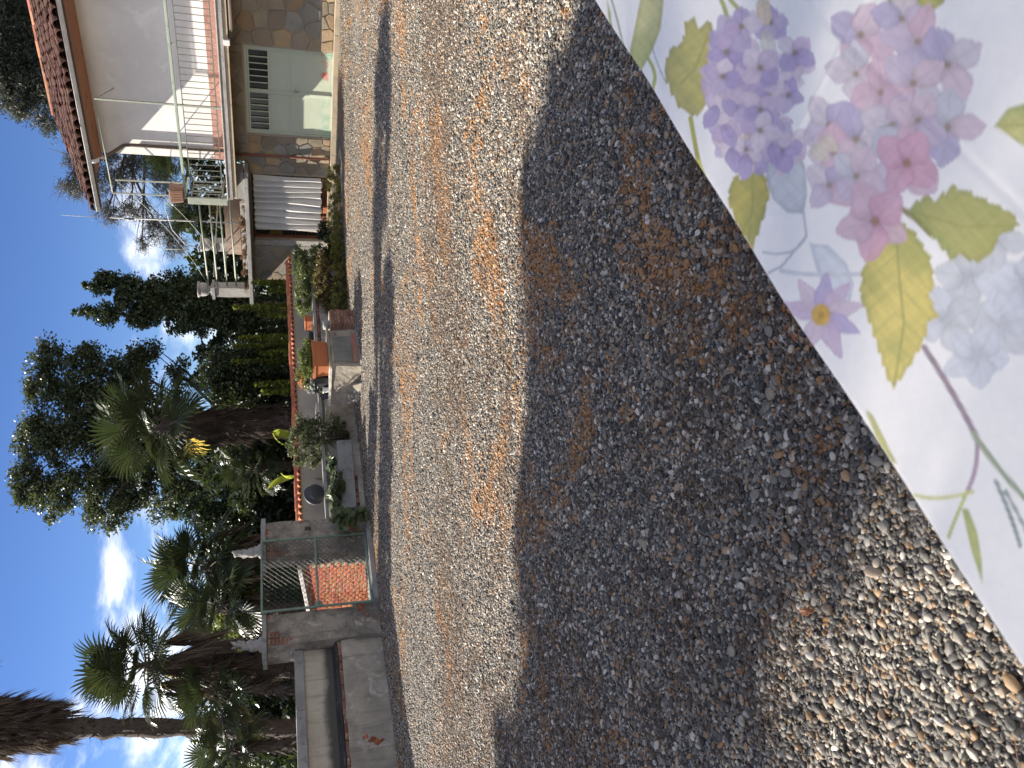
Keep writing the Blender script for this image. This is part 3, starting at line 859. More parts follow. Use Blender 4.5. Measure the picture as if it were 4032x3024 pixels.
def pillar(name, label, y0, y1, seed, x0=-0.52):
    x1 = 0.06
    th = thing(name, label, 'pillar', LW0 + EY * y0, YAW)
    w = y1 - y0
    rough_box('shaft', m_pillar, th, x0, x1, 0.0, w, 0.42, 1.80, 0.1, 0.014, seed)
    rough_box('base', m_pillar, th, x0 - 0.04, x1 + 0.035, -0.03, w + 0.03, -0.3, 0.42, 0.1, 0.016, seed + 1)
    rough_box('cap', m_conc, th, x0 - 0.05, x1 + 0.05, -0.05, w + 0.05, 1.802, 1.875, 0.1, 0.014, seed + 2)
    bk = MB().box(-0.055, 0.055, -0.03, 0.03, -0.026, 0.026).mesh('brick', m_brickold, 0.006)
    for k in range(5):                       # bricks laid bare at the upper corner
        link('brick', bk, th, (x1 - 0.012, 0.06 + 0.008 * (k % 2), 1.76 - 0.062 * k), (random.uniform(-.1, .1), 0, PI / 2), (1, 1, 0.95))
        if k < 3: link('brick', bk, th, (x1 - 0.008, 0.185, 1.76 - 0.062 * k), (0, 0, PI / 2))
    return th, x0, x1, w
def finial(th, x, y, mat, seed, h, lean):
    """weather-eaten stone ornament on a pillar"""
    rnd = random.Random(seed)
    mb = MB().lathe([(0.14, 0), (0.13, 0.04), (0.085, 0.075), (0.10, 0.11), (0.07, 0.14)], 10)
    pts, rs = [], []
    for i in range(9):
        f = i / 8
        pts.append((lean * f + rnd.uniform(-.018, .018), rnd.uniform(-.02, .02), 0.12 + (h - 0.12) * f)); rs.append((0.092 - 0.068 * f) * rnd.uniform(0.8, 1.25))
    mb.tube(pts, rs, 9)
    for i in range(12):
        f = rnd.uniform(0.15, 0.95); a = rnd.uniform(0, 6.28)
        c = Vector((lean * f, 0, 0.12 + (h - 0.12) * f)); dv = Vector((math.cos(a), math.sin(a), 0.9)) * rnd.uniform(0.05, 0.09) * (1.25 - f * 0.6)
        mb.tube([c, c + dv * 0.7, c + dv * 1.1 + Vector((0, 0, 0.03))], [0.04, 0.03, 0.008], 6)
    return mb.build('finial', mat, th, 0, 0.006, loc=(x, y, 1.872))
m_fin = plain('lichen_stone', (0.33, 0.315, 0.30), (0.23, 0.22, 0.21), 7, 0.95, 0.9, 30, 0.02, c3=(0.4, 0.38, 0.35))
pl, ax0, ax1, aw = pillar('gate_pillar', 'cracked grey gate pillar joined to the low wall, left of the gate', 0.0, 0.56, 11)
finial(pl, -0.28, 0.24, m_fin, 4, 0.42, 0.08)
yr0, _ = lw(1250, 2180, 0.06); yr1, _ = lw(1250, 2044, 0.06)
pr, ax0, ax1, bw_ = pillar('gate_pillar', 'cracked grey gate pillar joined to the tiled wall, right of the gate', yr0, yr1, 31, -0.26)
finial(pr, -0.10, 0.27, m_fin, 9, 0.46, -0.06)
MB().box(0.061, 0.075, bw_ - 0.235, bw_ - 0.16, 1.02, 1.13).build('letter_plate', m_iron, pr, 0.003)

# the gate hangs in front of both pillars
GO = 0.16
gyl, gzl = lw(1467, 2369, GO); gyr, gzr = lw(1439, 2097, GO)
_, gzt = lw(1026, 2270, GO)
gz0 = (gzl + gzr) / 2
gt = thing('garden_gate', 'closed green metal garden gate of diamond wire mesh between two pillars', 'gate', LW0 + EX * GO + EY * gyl, YAW)
gw, gh0, gh1 = gyr - gyl, gz0, gzt
zm = lw(1247, 2255, GO)[1]
fr = 0.034
MB().box(-0.017, 0.017, 0, fr, gh0, gh1).build('stile', m_green, gt, 0.003)
MB().box(-0.017, 0.017, gw - fr, gw, gh0, gh1).build('stile', m_green, gt, 0.003)
for nm, z in (('bottom_rail', gh0), ('middle_rail', zm - fr / 2), ('top_rail', gh1 - fr)):
    MB().box(-0.016, 0.016, fr, gw - fr, z, z + fr).build(nm, m_green, gt, 0.003)
mb = MB()
sp = 0.092
for (za, zb) in ((gh0 + fr, zm - fr / 2), (zm + fr / 2, gh1 - fr)):
    ya, yb = fr, gw - fr
    H_, Wd = zb - za, yb - ya
    for sgn in (1, -1):
        for i in range(-int(H_ / sp) - 2, int(Wd / sp) + 3):
            # line y = ya + i*sp + sgn*(z-za)*0.95 ; clip to the frame
            q = []
            base = ya + i * sp if sgn > 0 else ya + i * sp + H_ * 0.95
            for s in range(0, 41):
                z = za + H_ * s / 40; y = base + sgn * (z - za) * 0.95
                if ya <= y <= yb: q.append((0.003 * sgn, y, z))
            if len(q) >= 2: mb.tube([q[0], q[-1]], 0.0036, 4, False)
tag(mb.build('wire_mesh', m_wire, gt), kind='stuff')
MB().box(-0.03, 0.04, 0.005, 0.10, zm - 0.06, zm + 0.06).build('lock_case', m_green, gt, 0.008)
MB().tube([(0.045, 0.03, zm), (0.075, 0.03, zm), (0.08, 0.10, zm)], 0.009, 8).build('handle', m_green, gt)
for z in (gh0 + 0.2, gh1 - 0.2):
    MB().tube([(0, gw + 0.012, z - 0.045), (0, gw + 0.012, z + 0.045)], 0.016, 8).build('hinge', m_green, gt)
# doorstep under the gate
stp = thing('doorstep', 'worn stone step at the foot of the wire gate', 'step', LW0 + EY * gyl, YAW)
rough_box('slab', m_conc, stp, -0.45, 0.34, -0.05, gw + 0.12, -0.02, 0.075, 0.15, 0.008, 5)

# ------------------------------------------------------------------ the brick wall down the path behind the gate
path0 = LW0 + EY * (yr0 + 0.02) - EX * 0.30
bk = thing('brick_wall', 'orange brick wall under a white coping, seen through the gate', 'wall', path0, YAW)
# local -x runs away down the path, the face looks along -y
slope = 0.115
brick_me = MB().box(-0.105, 0.105, 0.0, 0.10, -0.0265, 0.0265).mesh('brick', m_brick, 0.004)
nb = 0
stuff_mb = MB()
for row in range(-9, 22):
    z = row * 0.064 + 0.03
    for k in range(0, 26):
        x = -0.12 - k * 0.222 - (0.111 if row % 2 else 0)
        top = 1.20 + x * slope - 0.02
        if z + 0.03 > top: continue
        if x > -3.5 and z > -0.45 and nb < 300:
            link('brick', brick_me, bk, (x, random.uniform(-.006, .003), z), (0, random.uniform(-.01, .01), random.uniform(-.015, .015)), (random.uniform(.97, 1.0), 1, random.uniform(.94, 1.02)))
            nb += 1
        else:
            stuff_mb.box(x - 0.105, x + 0.105, 0.0, 0.1, z - 0.0265, z + 0.0265)
tag(stuff_mb.build('bricks_beyond', m_brick, bk), kind='stuff')
MB().prism([(0.0, -0.7), (0.0, 1.20), (-6.0, 1.20 - 6.0 * slope), (-6.0, -1.2)], 0.006, 0.2, 'y').build('mortar_core', m_mortar, bk)
m_wcop = plain('white_coping', (0.62, 0.59, 0.57), (0.5, 0.47, 0.45), 3, 0.85, 0.3, 40)
MB().prism([(0.0, 1.205), (0.0, 1.275), (-6.0, 1.275 - 6.0 * slope), (-6.0, 1.205 - 6.0 * slope)], -0.055, 0.26, 'y').build('coping', m_wcop, bk, 0.006)

# ------------------------------------------------------------------ tiled garden wall and the raised bed in front of it
def along(p0, p1):
    d = Vector(p1) - Vector(p0); d.z = 0
    return d.length, math.atan2(d.y, d.x)
GW0, GW1 = Vector((-2.62, 15.80, 0)), Vector((3.52, 21.05, 0))
gl, gyaw = along(GW0, GW1)
gwl = thing('garden_wall', 'plastered garden wall capped with orange clay tiles behind the raised bed', 'wall', GW0, gyaw)
rough_box('wall_body', m_wallgarden, gwl, 0, gl, 0.0, 0.2, -0.3, 1.135, 0.5, 0.004, 2)
def coppo(r0, r1, L, th=0.014, n=8):
    """a half-round clay tile lying along x"""
    mb = MB(); vs = []
    for (x, r) in ((0, r0), (L, r1)):
        for rr in (r, r - th):
            for k in range(n + 1):
                q = PI * k / n
                vs.append((x, math.cos(q) * rr, math.sin(q) * rr))
    m = n + 1; fs = []
    for k in range(n):
        fs.append((k, k + 1, 2 * m + k + 1, 2 * m + k))
        fs.append((m + k, 3 * m + k, 3 * m + k + 1, m + k + 1))
        fs.append((k, m + k, m + k + 1, k + 1)); fs.append((2 * m + k, 2 * m + k + 1, 3 * m + k + 1, 3 * m + k))
    fs.append((0, 2 * m, 3 * m, m)); fs.append((n, m + n, 3 * m + n, 2 * m + n))
    return mb.add(vs, fs)
ridge = coppo(0.105, 0.095, 0.36).mesh('ridge_tile', m_tile)
under = coppo(0.072, 0.062, 0.17).mesh('edge_tile', m_tile)
n = int(gl / 0.33)
for i in range(n + 1):
    if i * 0.33 > gl - 0.3: break
    link('ridge_tile', ridge, gwl, (i * 0.33, 0.10 + random.uniform(-.008, .008), 1.152 + random.uniform(-.004, .006)), (0, -0.02 + random.uniform(-.02, .02), random.uniform(-.03, .03)))
for i in range(int(gl / 0.155)):
    for sgn in (1, -1):
        if sgn < 0 and i % 1: continue
        o = link('edge_tile', under, gwl, (0.05 + i * 0.155, 0.10 - sgn * 0.185, 1.118 + random.uniform(-.004, .004)), (0, -0.22, PI / 2 * sgn))

RW0, RW1 = Vector((-2.55, 14.65, 0)), Vector((2.95, 18.77, 0))
rl, ryaw = along(RW0, RW1)
rw = thing('retaining_wall', 'knee-high crumbling wall holding the raised bed along the gravel', 'wall', RW0, ryaw)
rough_box('wall_body', m_rw, rw, -0.1, rl, 0.0, 0.25, -0.1, 0.60, 0.12, 0.016, 6)
for i in range(7):
    x0 = -0.05 + i * 1.0
    if x0 + 0.9 > rl: break
    rough_box('kerb', m_conc, rw, x0, x0 + 0.993, -0.03, 0.16, 0.671, 0.735, 0.3, 0.005, i)
hb = MB().box(-0.056, 0.056, -0.11, 0.11, -0.03, 0.03).mesh('brick', m_brickold, 0.006)
for i in range(int(4.2 / 0.122), int(rl / 0.122)):
    link('brick', hb, rw, (0.06 + i * 0.122, 0.118 + random.uniform(-.012, .006), 0.636), (0, random.uniform(-.03, .03), random.uniform(-.04, .04)), (1, 1, random.uniform(.85, 1)))
bed = [(-2.45, 14.95), (2.85, 18.9), (3.5, 20.95), (-2.55, 15.78)]
sheet('planting_bed', bed, 0.62, m_soil)

# ------------------------------------------------------------------ stone bench
BN0 = at_height(1344, 2000, 0.45); BN1 = at_height(1325, 1735, 0.45)
bl, byaw = along(BN0, BN1)
bn = thing('stone_bench', 'long grey granite block on a brick footing in front of the raised bed', 'bench', (BN0.x, BN0.y, 0), byaw)
rough_box('seat_block', m_granite, bn, 0, bl, -0.0, 0.34, 0.165, 0.45, 0.09, 0.012, 8)
rough_box('footing', m_rw, bn, 0.03, bl - 0.05, 0.05, 0.32, -0.05, 0.10, 0.1, 0.014, 12)
rough_box('footing', m_rw, bn, 0.72, bl - 0.05, 0.05, 0.32, 0.101, 0.162, 0.1, 0.008, 14)
for i in (0, 1, 2, 4):
    link('brick', brick_me if False else MB().box(-0.105, 0.105, 0.0, 0.10, -0.03, 0.03).mesh('brick', m_brickold, 0.006), bn, (0.16 + i * 0.125 * (bl / 1.3), 0.03, 0.131), (0, random.uniform(-.02, .02), random.uniform(-.06, .06)), (0.56, 1, 1))

# ------------------------------------------------------------------ old brick planter in the yard
PC = Vector((0.41, 14.72, 0))
m_well = old_plaster('trough_plaster', (0.36, 0.32, 0.26), (0.22, 0.195, 0.16), (0.42, 0.385, 0.33), (0.30, 0.13, 0.085), (0.67, 0.69), 2.6, bump=0.9)
ow = thing('masonry_planter', 'crumbling brick and plaster planter standing in the gravel yard', 'planter', PC, YAW)
rough_box('body', m_well, ow, -0.97, 0.0, 0.0, 1.10, -0.1, 0.555, 0.07, 0.015, 17)
m_patch = plain('cement_patch', (0.19, 0.18, 0.16), (0.14, 0.135, 0.12), 4, 0.9, 0.3, 40)
rough_box('cement_patch', m_patch, ow, 0.0, 0.022, 0.12, 0.86, 0.16, 0.50, 0.08, 0.008, 4)
m_redp = plain('red_plaster', (0.33, 0.13, 0.09), (0.28, 0.16, 0.11), 5, 0.9, 0.4, 40, c3=(0.27, 0.22, 0.17))
rough_box('red_plaster', m_redp, ow, 0.0, 0.02, 0.10, 0.98, 0.0, 0.145, 0.08, 0.008, 5)
m_rim = plain('weathered_board', (0.30, 0.255, 0.19), (0.20, 0.165, 0.12), 3, 0.9, 0.4, 30, stretch=(8, 1, 8))
MB().box(-0.03, 0.03, -0.03, 1.12, 0.556, 0.605).build('rim', m_rim, ow, 0.006, 0.003)
m_lime = plain('lime_rim', (0.55, 0.51, 0.45), (0.42, 0.385, 0.33), 5, 0.9, 0.5, 40)
rough_box('rim', m_lime, ow, -0.99, -0.031, -0.03, 0.10, 0.556, 0.603, 0.08, 0.008, 3)
rough_box('rim', m_conc, ow, -0.99, -0.031, 1.0, 1.12, 0.556, 0.600, 0.1, 0.008, 2)
rough_box('fill', m_soil, ow, -0.96, -0.031, 0.101, 0.999, 0.50, 0.597, 0.2, 0.01, 3)
# brick pier at its far corner
pb = MB().box(-0.115, 0.115, -0.11, 0.11, -0.029, 0.029).mesh('brick', m_brickold, 0.006)
for k in range(8):
    for j in range(2):
        link('brick', pb, ow, (0.03 + random.uniform(-.008, .012), 1.22 + j * 0.225, 0.03 + k * 0.064), (0, 0, random.uniform(-.03, .03)), (1.05, 1, 1))
rough_box('pier_core', m_mortar, ow, -0.3, 0.12, 1.12, 1.55, -0.05, 0.525, 0.2, 0.006, 2)
MB().lathe([(0.0, -0.02), (0.085, 0), (0.10, 0.05), (0.095, 0.11), (0.06, 0.125)], 12).build('round_stone', m_conc, ow, 0, 0.004, loc=(0.03, 1.22, 0.53))
rough_box('footing', m_conc, ow, 0.002, 0.14, 0.0, 1.62, -0.1, 0.045, 0.12, 0.014, 8)
# fallen render at the left foot
rub = MB()
for i in range(26):
    a = random.uniform(-0.95, -0.6); z = random.uniform(0.0, 0.2) * (1 if a < -0.75 else 0.6)
    r = random.uniform(0.02, 0.05)
    c = Vector((a, -0.012 - random.uniform(0, .03), z))
    rub.frame_box(c, Vector((r, random.uniform(-.02, .02), random.uniform(-.02, .02))), Vector((random.uniform(-.01, .01), r * .6, .01)), Vector((random.uniform(-.02, .02), 0, r * .8)))
tag(rub.build('broken_render', m_lime, ow, 0.003), kind='stuff')
fs = thing('stone_slab', 'broken flat stone leaning on the sunny foot of the masonry planter', 'stone', PC - EX * 0.40 - EY * 0.16, YAW)
MB().prism([(-0.15, 0.0), (0.13, 0.0), (0.02, 0.185), (-0.06, 0.13)], -0.03, 0.025, 'y').build('slab', m_well, fs, 0.008, 0.006, rot=(-0.35, 0, 0))

def on_planter(x, y, z=0.604):
    return PC + EX * x + EY * y + Vector((0, 0, z))
# terracotta trough
tr = thing('terracotta_trough', 'long orange terracotta trough on the masonry planter rim', 'planter box', on_planter(-0.33, 0.06), YAW)
mb = MB()
L0, W0, Ht = 0.76, 0.29, 0.29
mb.add([(0.025, 0.025, 0), (W0 - 0.025, 0.025, 0), (W0 - 0.025, L0 - 0.025, 0), (0.025, L0 - 0.025, 0), (0, 0, Ht), (W0, 0, Ht), (W0, L0, Ht), (0, L0, Ht),
        (0.03, 0.03, Ht), (W0 - 0.03, 0.03, Ht), (W0 - 0.03, L0 - 0.03, Ht), (0.03, L0 - 0.03, Ht), (0.05, 0.05, 0.2), (W0 - 0.05, 0.05, 0.2), (W0 - 0.05, L0 - 0.05, 0.2), (0.05, L0 - 0.05, 0.2)],
       [(3, 2, 1, 0), (0, 1, 5, 4), (1, 2, 6, 5), (2, 3, 7, 6), (3, 0, 4, 7), (4, 5, 9, 8), (5, 6, 10, 9), (6, 7, 11, 10), (7, 4, 8, 11), (8, 9, 13, 12), (9, 10, 14, 13), (10, 11, 15, 14), (11, 8, 12, 15), (12, 13, 14, 15)])
mb.build('box', m_terra, tr, 0.006)
mb = MB()
mb.box(-0.012, W0 + 0.012, -0.012, 0.002, Ht - 0.055, Ht + 0.004).box(W0 - 0.002, W0 + 0.012, 0.003, L0 - 0.001, Ht - 0.055, Ht + 0.004).box(-0.012, 0.002, 0.003, L0 - 0.001, Ht - 0.055, Ht + 0.004).box(-0.012, W0 + 0.012, L0, L0 + 0.012, Ht - 0.055, Ht + 0.004)
mb.build('rim', m_terra, tr, 0.004)
MB().box(0.045, W0 - 0.045, 0.045, L0 - 0.045, 0.2, 0.255).build('soil', m_soil, tr)

def pot(name, label, loc, r0, r1, h, mat, rim=True, cat='flower pot', group=None):
    th = thing(name, label, cat, loc, YAW, group)
    t = 0.006
    prof = [(r0, 0), (r1, h), (r1 - t, h), (r1 - t - 0.004, h - 0.02), (r0 * 0.9, 0.03)]
    MB().lathe(prof, 20, smooth=False).build('body', mat, th)
    if rim: MB().lathe([(r1 - 0.004, h - 0.025), (r1 + 0.007, h - 0.024), (r1 + 0.008, h + 0.003), (r1 - 0.005, h + 0.004)], 20, close=False).build('rim', mat, th)
    MB().lathe([(0.001, h - 0.035), (r1 - t - 0.006, h - 0.03)], 16, close=False).build('soil', m_soil, th)
    return th
pot('plant_pot', 'tall black plastic pot beside the terracotta trough', on_planter(-0.46, 0.12), 0.095, 0.115, 0.27, m_black)
pot('plant_pot', 'squat black plastic pot on the planter rim behind the white pot', on_planter(-0.60, 0.20), 0.08, 0.10, 0.20, m_black)
pot('plant_pot', 'small white pot on the front edge of the masonry planter', on_planter(-0.62, 0.03), 0.048, 0.06, 0.105, m_white_pot)
pot('plant_pot', 'dark grey pot at the sunny left corner of the masonry planter', on_planter(-0.80, 0.06), 0.065, 0.085, 0.15, m_grey_pot)
pot('plant_pot', 'grey pot with silvery plant behind the left corner pots', on_planter(-0.83, 0.30), 0.08, 0.10, 0.26, m_grey_pot)
pot('plant_pot', 'dark red clay pot holding the orange-flowered plant', on_planter(-0.62, 0.46), 0.10, 0.125, 0.36, plain('red_clay', (0.20, 0.055, 0.03), (0.15, 0.05, 0.03), 5, 0.7))
hp = MB().tube([(0.0, 0.0, 0.0)] + [(0.30 * (1 - math.cos(q)) * -0.55, 0.02, 0.02 + 0.30 * math.sin(q)) for q in np.linspace(0.2, PI - 0.1, 18)], 0.006, 6)
tag(hp.build('wire_hoop', m_iron, None, loc=on_planter(-0.60, 0.38, 0.66), rot=(0, 0, YAW)), 'thin black wire hoop arching over the flowering pots', 'wire hoop')

# round dark pot lying on the bed, its bottom towards the yard
pp = at_plane(1242, 1942, Vector((-1.75, 15.35, 0)), Vector((0.6, -0.8, 0)))
rp = thing('round_pot', 'big dark round pot lying on its side on the raised bed', 'flower pot', pp, 0)
mb = MB().lathe([(0.001, -0.07), (0.155, -0.07), (0.165, -0.055), (0.185, 0.06), (0.20, 0.065), (0.20, 0.10), (0.18, 0.10), (0.17, 0.07), (0.15, -0.05), (0.001, -0.05)], 28, close=False)
o = mb.build('body', m_grey_pot, rp, rot=(math.radians(-68), 0, math.radians(38)))
# small orange box pot on the bed near the bush
q = at_plane(1221, 1272, Vector((1.75, 18.25, 0)), Vector((0.6, -0.8, 0)))
pb2 = thing('clay_box', 'small square orange clay box on the raised bed beside the round bush', 'flower pot', (q.x, q.y, 0.735), YAW)
MB().box(-0.13, 0.13, -0.1, 0.1, 0.0, 0.15).build('box', m_terra, pb2, 0.01)
MB().box(-0.14, 0.14, -0.11, 0.11, 0.151, 0.18).build('rim', m_terra, pb2, 0.006)
q = at_plane(1240, 1330, Vector((1.25, 17.9, 0)), Vector((0.6, -0.8, 0)))
pot('plant_pot', 'low dark bowl on the kerb just right of the terracotta trough', (q.x, q.y, 0.736), 0.12, 0.16, 0.10, m_black)
# a pale log on the kerb
q = at_plane(1250, 1640, Vector((-0.55, 16.2, 0)), Vector((0.6, -0.8, 0)))
lg = thing('pale_log', 'pale peeled log lying on the bed left of the planter', 'log', (q.x, q.y, 0.765), ryaw)
MB().tube([(-0.32, 0, 0), (-0.1, 0.01, 0.012), (0.12, -0.008, 0.01), (0.33, 0.0, 0.0)], [0.03, 0.035, 0.036, 0.028], 9).build('log', m_lime, lg, 0, 0.003)
# ------------------------------------------------------------------ the house (local x along its front, y into it)
m_render = old_plaster('house_render', (0.74, 0.715, 0.68), (0.63, 0.605, 0.58), (0.77, 0.75, 0.72), None, scale=0.6, bump=0.1, streak=False)
m_joint = plain('wall_joint', (0.33, 0.285, 0.22), (0.27, 0.23, 0.18), 6, 0.95, 0.4, 50)
m_stone = plain('cladding_stone', (0.255, 0.205, 0.14), (0.21, 0.175, 0.13), 2.5, 0.88, 0.8, 24, 0.015, per_obj=0.17, c3=(0.20, 0.19, 0.165))
m_stone2 = plain('cladding_stone_grey', (0.225, 0.21, 0.18), (0.18, 0.172, 0.152), 2.5, 0.88, 0.8, 24, 0.015, per_obj=0.17, c3=(0.24, 0.205, 0.15))
m_stone3 = plain('cladding_stone_ochre', (0.31, 0.215, 0.125), (0.26, 0.195, 0.13), 2.5, 0.88, 0.8, 24, 0.015, per_obj=0.17, c3=(0.24, 0.20, 0.15))
m_skirt = plain('marble_skirting', (0.42, 0.235, 0.185), (0.30, 0.15, 0.115), 7, 0.5, 0.1, 40, c3=(0.52, 0.36, 0.30), per_obj=0.12)
m_mint, t, b, out = new_mat('mint_paint')
v = _coord(t)
col = _mix(t, _ramp(t, _noise(t, v, 2.2, 6, 0.6), 0.35, 0.65), (0.40, 0.435, 0.335), (0.43, 0.46, 0.365))
col = _mix(t, _math(t, 'MULTIPLY', _ramp(t, _noise(t, v, 9, 6, 0.7), 0.58, 0.7), 0.45), col, (0.20, 0.25, 0.19))
sz = t.nodes.new('ShaderNodeSeparateXYZ'); t.links.new(v, sz.inputs[0])
low = _math(t, 'MULTIPLY', _ramp(t, sz.outputs[2], 0.55, 0.1), _ramp(t, _noise(t, v, 3.2, 5, 0.6), 0.46, 0.6))
col = _mix(t, _math(t, 'MULTIPLY', low, 0.7), col, (0.20, 0.36, 0.26))
rust = _math(t, 'MULTIPLY', _math(t, 'MULTIPLY', _ramp(t, sz.outputs[2], 0.36, 0.30), _ramp(t, sz.outputs[2], 0.14, 0.2)), _math(t, 'MULTIPLY', _ramp(t, _noise(t, v, 4.2, 5, 0.6, 0.5), 0.53, 0.57), _ramp(t, sz.outputs[0], 1.65, 1.8)))
col = _mix(t, rust, col, (0.52, 0.17, 0.15))
t.links.new(col, b.inputs['Base Color']); b.inputs['Roughness'].default_value = 0.5; b.inputs['Specular IOR Level'].default_value = 0.35
_bump(t, b, _noise(t, v, 30, 4, 0.6), 0.08, 0.004)
m_rail = plain('pale_green_rail', (0.27, 0.29, 0.235), (0.22, 0.24, 0.195), 5, 0.5, 0.1, 40, c3=(0.36, 0.30, 0.24), spec=0.4)
m_railg = plain('handrail_green', (0.30, 0.345, 0.275), (0.26, 0.30, 0.245), 3, 0.5, 0.1, 40, c3=(0.15, 0.25, 0.15))
m_slab = plain('slab_edge', (0.31, 0.295, 0.28), (0.22, 0.205, 0.19), 3, 0.9, 0.4, 40, c3=(0.13, 0.125, 0.12), stretch=(1, 1, 3))
m_soffit = plain('soffit_paint', (0.33, 0.15, 0.08), (0.25, 0.115, 0.068), 0.8, 0.85, 0.3, 30, c3=(0.085, 0.076, 0.074), stretch=(0.9, 1.6, 1))
m_bar = plain('rail_bar', (0.13, 0.14, 0.12), (0.10, 0.11, 0.095), 5, 0.5, 0, c3=(0.27, 0.22, 0.17))
m_roof = plain('roof_tile', (0.165, 0.078, 0.055), (0.11, 0.056, 0.043), 5, 0.92, 0.5, 45, 0.008, per_obj=0.35, c3=(0.13, 0.12, 0.10))
m_roofdark = plain('roof_channel', (0.15, 0.065, 0.045), (0.10, 0.05, 0.04), 5, 0.95, 0.4, 30)
m_zinc = plain('zinc', (0.33, 0.325, 0.315), (0.24, 0.235, 0.23), 5, 0.55, 0.15, 40, metal=0.2, spec=0.5)
m_zincw = plain('white_gutter', (0.62, 0.60, 0.58), (0.50, 0.48, 0.46), 5, 0.5, 0.1, 40)
m_pipe = plain('brown_pipe', (0.10, 0.078, 0.065), (0.13, 0.10, 0.08), 4, 0.55, 0.1, 40)
m_redpipe = plain('rust_pipe', (0.23, 0.095, 0.07), (0.18, 0.075, 0.055), 4, 0.6, 0.1, 40)
m_curt, t, b, out = new_mat('white_canvas')
v = _coord(t, scale=(3, 3, 0.7))
col = _mix(t, _ramp(t, _noise(t, v, 2.5, 5, 0.6), 0.35, 0.7), (0.60, 0.585, 0.56), (0.50, 0.485, 0.465))
t.links.new(col, b.inputs['Base Color']); b.inputs['Roughness'].default_value = 0.85
tr_ = t.nodes.new('ShaderNodeBsdfTranslucent'); tr_.inputs[0].default_value = (0.7, 0.68, 0.64, 1)
mxs = t.nodes.new('ShaderNodeMixShader'); mxs.inputs[0].default_value = 0.12
t.links.new(b.outputs[0], mxs.inputs[1]); t.links.new(tr_.outputs[0], mxs.inputs[2]); t.links.new(mxs.outputs[0], out.inputs[0])
m_doorwood = plain('door_wood', (0.15, 0.05, 0.022), (0.11, 0.038, 0.02), 4, 0.5, 0.15, 30, stretch=(6, 6, 1))
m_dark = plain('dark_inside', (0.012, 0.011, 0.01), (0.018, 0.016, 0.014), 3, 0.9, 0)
m_amber, t, b, out = new_mat('amber_glass')
b.inputs['Base Color'].default_value = (0.10, 0.062, 0.012, 1); b.inputs['Roughness'].default_value = 0.15; b.inputs['Specular IOR Level'].default_value = 0.6
m_gdark, t, b, out = new_mat('dark_glass')
b.inputs['Base Color'].default_value = (0.016, 0.014, 0.012, 1); b.inputs['Roughness'].default_value = 0.12
m_pave = plain('pavement', (0.40, 0.32, 0.22), (0.32, 0.26, 0.19), 2, 0.9, 0.4, 40, c3=(0.25, 0.21, 0.16))
m_tcap = plain('roof_ridge', (0.34, 0.14, 0.085), (0.24, 0.10, 0.07), 4, 0.9, 0.4, 40, per_obj=0.3)

hs = thing('house', 'two-storey house with stone-clad ground floor, long balcony and tiled roof', 'house', HOUSE0, YAW)
XR = 6.2
DX0, DX1, DZ = 0.52, 2.68, 2.115            # garage opening
CX0, CX1, CZ0, CZ1 = -2.58, -0.60, 0.12, 2.07   # curtained doorway
mb = MB()
def seg(x0, x1, z0, z1): mb.box(x0, x1, 0.0, 0.35, z0, z1)
seg(-3.93, CX0, -0.3, 2.118); seg(CX0, CX1, CZ1, 2.118); seg(CX0, CX1, -0.3, CZ0); seg(CX1, -0.25, -0.3, 2.118)
seg(-0.25, DX0, -0.3, 2.485); seg(DX0, DX1, DZ, 2.485); seg(DX1, XR, -0.3, 2.485)
mb.box(-3.93, -3.58, 0.351, 4.4, -0.3, 2.118)
mb.box(-3.57, XR, 2.6, 2.7, -0.3, 2.118)
mb.build('ground_floor_wall', m_joint, hs)
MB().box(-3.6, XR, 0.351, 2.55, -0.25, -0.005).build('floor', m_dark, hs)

# irregular stone cladding
def clip_poly(poly, p, q):
    """keep the part of poly nearer to p than to q"""
    mx, my = (p[0] + q[0]) / 2, (p[1] + q[1]) / 2
    nx, ny = q[0] - p[0], q[1] - p[1]
    out = []
    for i in range(len(poly)):
        a, c = poly[i], poly[(i + 1) % len(poly)]
        da = (a[0] - mx) * nx + (a[1] - my) * ny; dc = (c[0] - mx) * nx + (c[1] - my) * ny
        if da <= 0: out.append(a)
        if (da < 0 < dc) or (dc < 0 < da):
            s = da / (da - dc); out.append((a[0] + (c[0] - a[0]) * s, a[1] + (c[1] - a[1]) * s))
    return out
def clip_half(poly, axis, val, keep_less):
    out = []
    for i in range(len(poly)):
        a, c = poly[i], poly[(i + 1) % len(poly)]
        da = (a[axis] - val) * (1 if keep_less else -1); dc = (c[axis] - val) * (1 if keep_less else -1)
        if da <= 0: out.append(a)
        if (da < 0 < dc) or (dc < 0 < da):
            s = da / (da - dc); out.append((a[0] + (c[0] - a[0]) * s, a[1] + (c[1] - a[1]) * s))
    return out
def shrink(poly, d):
    n = len(poly)
    ar = sum(poly[i][0] * poly[(i + 1) % n][1] - poly[(i + 1) % n][0] * poly[i][1] for i in range(n))
    if ar < 0: poly = poly[::-1]
    lines = []
    for i in range(n):
        a, c = poly[i], poly[(i + 1) % n]
        L = math.hypot(c[0] - a[0], c[1] - a[1])
        if L < 1e-5: continue
        nx, ny = (c[1] - a[1]) / L, -(c[0] - a[0]) / L
        lines.append((nx, ny, a[0] * nx + a[1] * ny - d))
    res = list(poly)
    for nx, ny, k in lines:
        o = []
        for i in range(len(res)):
            a, c = res[i], res[(i + 1) % len(res)]
            da = a[0] * nx + a[1] * ny - k; dc = c[0] * nx + c[1] * ny - k
            if da <= 0: o.append(a)
            if (da < 0 < dc) or (dc < 0 < da):
                s = da / (da - dc); o.append((a[0] + (c[0] - a[0]) * s, a[1] + (c[1] - a[1]) * s))
        res = o
        if len(res) < 3: return []
    return res
